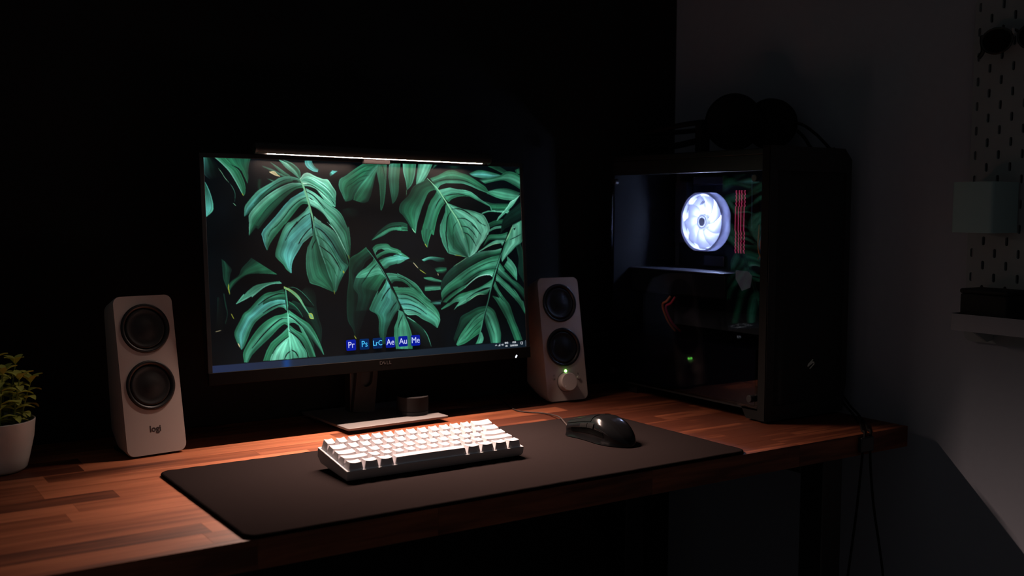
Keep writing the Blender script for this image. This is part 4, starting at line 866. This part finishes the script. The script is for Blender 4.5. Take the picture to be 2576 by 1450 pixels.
# emblem on the grille: a slanted S of three strokes
em = MB(); w_ = .0012
for P, Q in (((-.007, -.004), (.005, .0045)), ((-.006, -.0005), (.006, .008)), ((-.002, -.0085), (.0095, -.0005)), ((-.007, -.004), (-.006, -.0005)), ((.0095, -.0005), (.0085, .0035)), ((-.004, -.002), (.0085, .0035))):
    em.tube([(P[0], 0, P[1]), (Q[0], 0, Q[1])], w_*.8, 6)
toC(obj('emblem', em.xf(Matrix.Translation((1.171, Y0+.0028, .0985))), mat('grey_emblem', (.75, .75, .66), .5)))
toC(obj('top_panel', MB().box(X0, X1-.004, Y0+.018, Y1, Z1-.012, Z1), BLACK_METAL, bevel=.002))
toC(obj('right_panel', MB().box(X1-.006, X1-.004, Y0+.018, Y1, Z0+.006, Z1-.012), BLACK_METAL))
toC(obj('back_panel', MB().box(X0+.001, X1-.006, Y1-.003, Y1, Z0+.006, Z1-.012), mat('case_inner_black', (.008, .008, .009), .8, spec=.05)))
toC(obj('bottom_panel', MB().box(X0, X1-.006, Y0+.018, Y1, Z0, Z0+.006), BLACK_METAL))
for fy in (Y0+.03, Y1-.07):
    for fx in (X0+.012, X1-.05):
        toC(obj('foot', MB().loft([[(fx, fy, 0), (fx+.034, fy, 0), (fx+.034, fy+.03, 0), (fx, fy+.03, 0)], [(fx-.004, fy-.004, Z0), (fx+.038, fy-.004, Z0), (fx+.038, fy+.034, Z0), (fx-.004, fy+.034, Z0)]]), BLACK_PLASTIC))
toC(obj('front_skirt', MB().loft([[(X0, Y0+.018, .0035), (X0+.03, Y0+.018, .0035), (X0+.03, Y0+.050, .0035), (X0, Y0+.050, .0035)], [(X0, Y0+.018, Z0+.004), (X0+.03, Y0+.018, Z0+.004), (X0+.03, Y0+.062, Z0+.004), (X0, Y0+.062, Z0+.004)]]), GREY_CASE))
toC(obj('front_edge', MB().box(X0-.0045, X0-.003, Y0+.0015, Y0+.018, .0045, Z1+.003), GREY_CASE))
toC(obj('top_rail', MB().box(X0, X0+.010, Y0+.018, Y1, .4505, Z1-.012), BLACK_METAL))
toC(obj('bottom_rail', MB().box(X0, X0+.006, Y0+.018, Y1, Z0+.006, .0235), BLACK_METAL))
GLASS = glass_material('side_window_glass', .045)
toC(obj('side_glass', MB().box(X0-.0040, X0-.0005, Y0+.0195, Y1-.001, .0240, .4500), GLASS, smooth=False))
for y_, z_ in ((.1965, .4370), (.1975, .0415), (.588, .4370), (.588, .0415)):
    toC(obj('thumb_screw', MB().lathe([(.0030, -.004), (.0062, 0), (.0066, .001), (.0066, .0075), (.0058, .0085), (.0005, .0085)], 24).xf(Matrix.Translation((X0-.0041, y_, z_)) @ Matrix.Rotation(R(-90), 4, 'Y')), BLACK_PLASTIC))
# interior
TRAY = mat('motherboard_tray', (.08, .08, .085), .6); PCB = mat('motherboard_board', (.010, .013, .022), .4, tint=(60, .5))
toC(obj('board_tray', MB().box(1.2290, 1.2310, .200, Y1-.003, .1300, Z1-.012), TRAY))
mbd = toC(obj('motherboard', MB().box(1.2250, 1.2288, .315, .585, .170, .455), PCB))
METAL2 = mat('board_heatsink', (.06, .065, .08), .4, .5)
for a in ((1.206, 1.2249, .545, .580, .31, .44), (1.211, 1.2249, .44, .53, .432, .450), (1.216, 1.2249, .44, .50, .262, .285), (1.216, 1.2249, .325, .345, .20, .23), (1.214, 1.2249, .318, .330, .34, .40)):
    h_ = obj('heatsink', MB().box(*a), METAL2, bevel=.002); h_.parent = mbd
RAMM = mat('red_memory_heatsink', (.26, .012, .05), .4, .3)
for y_ in (.3722, .3572):
    s_ = MB(); z0_, z1_ = .2945, .4195; prof = []
    # toothed top edge of the heat spreader
    zz = z0_; steps = []
    while zz < z1_-.001:
        mid = .335 < zz < .382
        L_ = .012 if mid else .0075; steps.append((zz, min(zz+L_, z1_), .0 if mid else .0028)); zz += L_
    for a_, b_, dp in steps: s_.loft([[(1.182+dp, y_-.0040, a_), (1.182+dp*.2, y_-.0040, b_-.0006), (1.2235, y_-.0040, b_-.0004), (1.2235, y_-.0040, a_)], [(1.182+dp, y_+.0040, a_), (1.182+dp*.2, y_+.0040, b_-.0006), (1.2235, y_+.0040, b_-.0004), (1.2235, y_+.0040, a_)]])
    stick = toC(obj('memory_stick', s_, RAMM, smooth=False))
    le = MB()
    for sgn in (-.0043, .0043): le.tube([(1.1815+(dp if q == 0 else dp*.2), y_+sgn, zq) for a_, b_, dp in steps for q, zq in ((0, a_), (1, b_-.0006))], .00045, 5)
    e_ = obj('light_edge', le, bpy.data.materials.get('red_memory_light') or mat('red_memory_light', (.5, .05, .1), .4, emit=(1, .10, .26), estr=.55)); e_.parent = stick
# cooler: octagonal clear frame, nine blades, hub and ring of leds; axis along x, facing the glass
fan = empty('cooling_fan'); fan.parent = tc; fan.matrix_parent_inverse = Matrix.Translation(-tc.location)
fan.location = (1.178, .4695, .3555); fan.rotation_euler = (0, R(-90), 0)      # local z -> -x world, local x -> z world
FRO = translucent_material('frosted_fan_frame', (.42, .42, .50), .55); BLD = translucent_material('frosted_fan_blade', (.62, .62, .66), .62)
FR_ = .0612
def octr(r, flat): 
    out = []
    for k in range(64):
        a = 2*math.pi*k/64; x, y = r*math.cos(a), r*math.sin(a); out.append((max(-flat, min(flat, x)), max(-flat, min(flat, y))))
    return out
def circ2(r): return [(r*math.cos(2*math.pi*k/64), r*math.sin(2*math.pi*k/64)) for k in range(64)]
Lz = lambda ring, z: [(x, y, z) for x, y in ring]
obj('fan_frame', MB().loft([Lz(octr(FR_+.0015, FR_-.0012), 0), Lz(octr(FR_+.0010, FR_-.0014), -.024), Lz(circ2(.0560), -.024), Lz(circ2(.0578), -.001), Lz(octr(FR_+.0015, FR_-.0012), 0)], False, False), FRO, fan, sharp=40)
for k in range(9):
    rg = []
    for j in range(9):
        r_ = .0165+(.0565-.0165)*j/8; sw = .55*(j/8)**1.2; half = .42-.05*(j/8)
        rg.append([(r_*math.cos(sw+u), r_*math.sin(sw+u), -.006-.010*(u+half)/(2*half)-.0004*q) for q, us in ((0, np.linspace(-half, half, 5)), (2, np.linspace(half, -half, 5))) for u in us])
    obj('fan_blade', MB().loft(rg), BLD, fan, rot=(0, 0, 2*math.pi*k/9), sharp=50)
HUBM = translucent_material('grey_fan_hub', (.42, .42, .45), .5)
hb = obj('fan_hub', MB().lathe([(.0170, -.018), (.0172, -.004), (.0160, -.0025), (.0005, -.0022)], 40), HUBM, fan)
obj('hub_sticker', MB().lathe([(.0088, -.0023), (.0088, -.0019)], 32), translucent_material('dark_hub_sticker', (.30, .30, .32), .75), hb)
obj('hub_ring', MB().lathe([(.0132, -.0024), (.0132, -.0020), (.0118, -.0020), (.0118, -.0024)], 32, False, False), mat('hub_ring_grey', (.22, .22, .24), .5), hb)
obj('led_ring', MB().lathe([(.0300, -.0205), (.0300, -.0195), (.0100, -.0195), (.0100, -.0205)], 40, False, False), mat('cool_white_leds', (.8, .8, .8), .5, emit=(.55, .66, 1), estr=520), fan)
obj('fan_back', MB().lathe([(.0572, -.0245), (.0572, -.0215), (.0160, -.0215)], 48, True, False), mat('white_fan_back', (.75, .75, .8), .6), fan)
obj('fan_emblem', MB().box(-.001, .001, -.008, .004, 0, .0006).box(.002, .004, -.004, .008, 0, .0006).xf(Matrix.Translation((.038, 0, -.0045)) @ Matrix.Rotation(R(40), 4, 'Z')), FRO, fan)
toC(obj('cooler_block', MB().box(1.2030, 1.2249, .425, .515, .310, .400), METAL2))
# graphics card, shroud, brackets, cables
toC(obj('graphics_card', MB().box(1.100, 1.2245, .318, .598, .208, .2560), mat('card_shroud', (.008, .008, .009), .5, spec=.1), bevel=.004))
toC(obj('card_backplate', MB().box(1.098, 1.2245, .322, .600, .2562, .2585), mat('card_backplate', (.10, .10, .12), .3, .6), bevel=.0008))
toC(obj('card_bracket', MB().loft([[(1.108, .262, .236), (1.108, .283, .228), (1.108, .300, .250), (1.108, .300, .266), (1.108, .270, .266), (1.108, .258, .258)], [(1.110, .262, .236), (1.110, .283, .228), (1.110, .300, .250), (1.110, .300, .266), (1.110, .270, .266), (1.110, .258, .258)]]), mat('bracket_grey', (.22, .22, .28), .5, .3)))
toC(obj('power_shroud', MB().box(X0+.006, 1.2290, .2005, Y1-.003, Z0+.0065, .1280), mat('power_shroud_black', (.004, .004, .007), .6, spec=0.), bevel=.0012))
def cable(name, pts, r, m): return toC(obj(name, MB().tube(smooth_path(pts, 6), r, 7), m))
OR = mat('orange_cable', (.75, .20, .05), .5); BLU = mat('blue_grey_cable', (.20, .25, .50), .5); RED = mat('red_cable', (.6, .02, .05), .5)
for k in range(3):
    cable('board_cable', [(1.165+.004*k, .2960+.003*k, .3520), (1.168+.004*k, .300-.004*math.sin(k), .335), (1.172, .3050-.003*k, .315), (1.172+.003*k, .302, .298), (1.178, .300+.005*k, .285)], .0016, (OR, BLU, RED)[k])
for y_, r_ in ((.3035, .0011), (.2480, .0011)): cable('rail_cable', [(1.150, y_, .448), (1.150, y_-.001, .40), (1.150, y_-.002, .345)] if r_ and y_ > .3 else [(1.150, y_, .440), (1.150, y_-.001, .36), (1.150, y_-.003, .29), (1.150, y_-.004, .24)], r_, mat('steel_rod', (.35, .45, .6), .3, .8) if y_ > .3 else bpy.data.materials['steel_rod'])
cable('card_cable', [(1.098, .470, .205), (1.093, .476, .195), (1.095, .490, .185), (1.12, .50, .150), (1.14, .50, .129)], .0022, OR)
cable('card_cable', [(1.098, .456, .205), (1.092, .462, .192), (1.095, .480, .182), (1.12, .49, .150), (1.145, .49, .129)], .0022, RED)
# perforated fan bracket behind the grille: two rows of lit openings and a slim one higher up
wins = []
for r_, (za, zb) in enumerate(((.318, .338), (.291, .311))):
    for k in range(5): wins.append([(1.112+.0265*k, za), (1.1345+.0265*k, za), (1.1345+.0265*k, zb), (1.112+.0265*k, zb)])
wins.append([(1.1035, .352), (1.1115, .352), (1.1075, .398), (1.1045, .398)])
br_ = plate_holes([(X0+.012, Z0+.008), (X1-.007, Z0+.008), (X1-.007, Z1-.014), (X0+.012, Z1-.014)], wins, .003); br_.transform(Matrix.Translation((0, .1945, 0)) @ Matrix.Rotation(R(90), 4, 'X'))
toC(obj('front_bracket', br_, BLACK_METAL, smooth=False))

# ---------------------------------------------------------------- headphones on the case
hp = tag(empty('headphones', (1.17, .38, Z1+.0005)), 'black over-ear headphones resting on top of the tower case', 'headphones')
toH = lambda o: in_parent(o, hp)
HPM = mat('headphone_plastic', (.006, .006, .007), .7, spec=.08); PADM = mat('headphone_pad', (.006, .006, .006), .9, spec=0.)
def cup(cx, cy, cz, r, az, tilt):
    m = Matrix.Translation((cx, cy, cz)) @ Matrix.Rotation(az, 4, 'Z') @ Matrix.Rotation(R(90)+tilt, 4, 'X')
    c = toH(obj('ear_cup', MB().lathe([(r*.80, -.016), (r*.97, -.010), (r, .0), (r*.94, .010), (r*.72, .016), (r*.35, .019), (.0005, .020)], 40).xf(m), HPM))
    e = obj('ear_pad', MB().lathe([(r*.52, -.017), (r*.60, -.030), (r*.78, -.034), (r*.94, -.029), (r*.98, -.018), (r*.90, -.011)], 40, True, False).xf(m), PADM, c)
    return m
cup(1.158, .362, .5512, .0555, R(-38), R(4)); cup(1.222, .328, .5480, .0500, R(-62), R(6))
toH(obj('yoke', MB().box(1.0905, 1.118, .385, .400, .4925, .5500), HPM, bevel=.003))
toH(obj('head_band', MB().tube(smooth_path([(1.150, .395, .553), (1.120, .415, .552), (1.100, .445, .548), (1.086, .490, .542), (1.090, .545, .538), (1.14, .575, .540), (1.20, .545, .545), (1.228, .47, .55), (1.230, .37, .552)], 8), .0052, 8), HPM))
toH(obj('head_band_pad', MB().tube(smooth_path([(1.092, .400, .513), (1.085, .44, .507), (1.080, .49, .503), (1.088, .540, .501)], 6), .0062, 8), PADM))
toH(obj('headphone_cable', MB().tube(smooth_path([(1.243, .305, .553), (1.250, .272, .545), (1.256, .245, .527), (1.258, .222, .507), (1.257, .208, .4960), (1.254, .196, .4950)], 8), .0030, 7), CABLE))
toH(obj('headphone_cable', MB().tube(smooth_path([(1.240, .308, .543), (1.246, .285, .536), (1.250, .266, .520), (1.250, .252, .503), (1.248, .240, .4960), (1.244, .228, .4950)], 8), .0034, 7), CABLE))

# ---------------------------------------------------------------- cord hanging over the desk edge
cd_ = tag(empty('power_cord', (1.13, .02, 0)), 'thin black cord hanging over the front edge of the desk beside its corner', 'cord')
pts1 = [(1.2745, .235, .115), (1.2760, .215, .060), (1.2735, .180, .020), (1.245, .130, .0045), (1.190, .070, .0030), (1.142, .028, .0030), (1.1365, .0205, .0040), (1.1325, .0150, .0015), (1.128, .0135, -.016), (1.1235, .0135, -.06), (1.113, .0130, -.14), (1.096, .012, -.235), (1.078, .012, -.34), (1.06, .012, -.50), (1.05, .012, FZ+.02)]
pts2 = [(1.2745, .228, .113), (1.2780, .205, .060), (1.2760, .170, .020), (1.250, .122, .0045), (1.197, .064, .0030), (1.157, .028, .0030), (1.1515, .0205, .0040), (1.1485, .0150, .0015), (1.146, .0135, -.016), (1.149, .0135, -.06), (1.160, .0130, -.13), (1.178, .012, -.205), (1.192, .012, -.27), (1.215, .012, -.42), (1.22, .012, FZ+.02)]
for p_ in (pts1, pts2): in_parent(obj('cord_strand', MB().tube(smooth_path(p_, 8), .0022, 7), CABLE), cd_)
in_parent(obj('cord_clip', MB().box(1.1195, 1.1525, .0105, .0183, -.030, -.0045), BLACK_PLASTIC, bevel=.002), cd_)

# ---------------------------------------------------------------- pegboard on the right wall
PGX = 1.285; PEG = mat('white_pegboard', (.23, .25, .265), .7, spec=0.)
pb_y0, pb_y1, pb_z0, pb_z1 = -.50, -.064, .160, .735
pb = tag(empty('pegboard', (PGX, -.28, pb_z0)), 'white pegboard with staggered slots on the right wall', 'pegboard')
slots = []
for k in range(-1, 20):
    y_ = -.0935-.0207*k; off = .0204 if k % 2 else 0.
    for j in range(-3, 13):
        z_ = .6163-off-.0408*j
        if pb_z0+.012 < z_ < pb_z1-.012 and pb_y0+.01 < y_ < pb_y1-.004: slots.append([(a, b) for a, b in rrect(-y_-.0027, -y_+.0027, z_-.0074, z_+.0074, .00265, 3)])
pm = plate_holes(rrect(-pb_y1, -pb_y0, pb_z0, pb_z1, .012, 5), slots, .005)
pm.transform(Matrix(((0, 0, 1, PGX+.0025), (-1, 0, 0, 0), (0, 1, 0, 0), (0, 0, 0, 1))))
in_parent(obj('board', pm, PEG, smooth=False), pb)
for y_, z_ in ((-.09, .70), (-.09, .19), (-.46, .70), (-.46, .19)): in_parent(obj('spacer', MB().box(PGX+.005, WX, y_-.008, y_+.008, z_-.008, z_+.008), BLACK_PLASTIC), pb)
# container
ct = tag(empty('storage_container', (1.248, -.118, .345)), 'pale rectangular container hooked on the upper pegboard', 'container')
def open_box(x0, x1, y0, y1, z0, z1, r, t):
    a = rrect(x0, x1, y0, y1, r, 4); b = rrect(x0+t, x1-t, y0+t, y1-t, max(.0005, r-t), 4)
    return MB().loft([[(x, y, z0) for x, y in a], [(x, y, z1) for x, y in a], [(x, y, z1) for x, y in b], [(x, y, z0+t) for x, y in b]])
CT = mat('pale_container', (.24, .34, .35), .6, spec=0.)
in_parent(obj('box', open_box(1.2075, 1.2830, -.156, -.0835, .3455, .4275, .006, .002), CT, sharp=40), ct)
in_parent(obj('hook', MB().box(1.2826, 1.2875, -.128, -.122, .405, .4265), CT), ct)
TRAYM = mat('pale_tray', (.24, .24, .275), .6, spec=0.)
# tray shelf with a black box on it
ts_ = tag(empty('wall_tray', (1.24, -.22, .184)), 'long pale tray shelf clipped to the lower pegboard', 'shelf')
in_parent(obj('tray', open_box(1.2035, 1.2835, -.46, -.0885, .1855, .2130, .010, .002), TRAYM, sharp=40), ts_)
in_parent(obj('bracket', MB().loft([[(1.225, y_, .1855), (1.2835, y_, .1855), (1.2835, y_, .1660), (1.268, y_, .1640)] for y_ in (-.118, -.114)]), PEG), ts_)
in_parent(obj('bracket', MB().loft([[(1.225, y_, .1855), (1.2835, y_, .1855), (1.2835, y_, .1660), (1.268, y_, .1640)] for y_ in (-.40, -.396)]), PEG), ts_)
bx_ = tag(empty('black_box', (1.245, -.138, .1876)), 'small black box standing in the pale wall tray', 'box')
in_parent(obj('box_body', MB().box(1.2190, 1.2760, -.180, -.0975, .1876, .2460), BLACK_MATTE, bevel=.003), bx_)
in_parent(obj('box_lid', MB().box(1.2180, 1.2770, -.181, -.0965, .2462, .2540), BLACK_MATTE, bevel=.003), bx_)
# sunglasses hung on a peg
sg = tag(empty('sunglasses', (1.268, -.12, .655)), 'dark sunglasses hanging near the top of the pegboard', 'sunglasses')
LENS = mat('dark_lens', (.006, .006, .007), .12); FRM = mat('sunglass_frame', (.008, .008, .008), .4)
for yc in (-.1165, -.1795):
    lp = [(.0265*math.cos(2*math.pi*k/28), (.0215 if math.sin(2*math.pi*k/28) < 0 else .0185)*math.sin(2*math.pi*k/28)) for k in range(28)]
    in_parent(obj('lens', MB().loft([[(1.2640, yc+a*.96, .658+b*.96) for a, b in lp], [(1.2660, yc+a*.96, .658+b*.96) for a, b in lp]]), LENS), sg)
    in_parent(obj('rim', MB().tube([(1.2650, yc+a, .658+b) for a, b in lp+lp[:1]], .0022, 7), FRM), sg)
in_parent(obj('bridge', MB().tube(smooth_path([(1.265, -.1415, .666), (1.264, -.148, .670), (1.265, -.1545, .666)], 4), .002, 7), FRM), sg)
in_parent(obj('temple', MB().tube(smooth_path([(1.265, -.0905, .668), (1.2675, -.0885, .660), (1.2690, -.0900, .645), (1.2700, -.0865, .638), (1.2705, -.0820, .634)], 5), .0035, 7), FRM), sg)
in_parent(obj('temple', MB().tube(smooth_path([(1.265, -.2055, .668), (1.2675, -.2070, .655), (1.2690, -.200, .645)], 5), .0028, 7), FRM), sg)
pgk = tag(empty('peg_hook', (1.28, -.148, .668)), 'small pale peg holding the sunglasses on the pegboard', 'hook')
in_parent(obj('peg', MB().tube([(1.2875, -.148, .6700), (1.2720, -.148, .6648), (1.2600, -.148, .6655), (1.2585, -.148, .672)], .0022, 7), PEG), pgk)
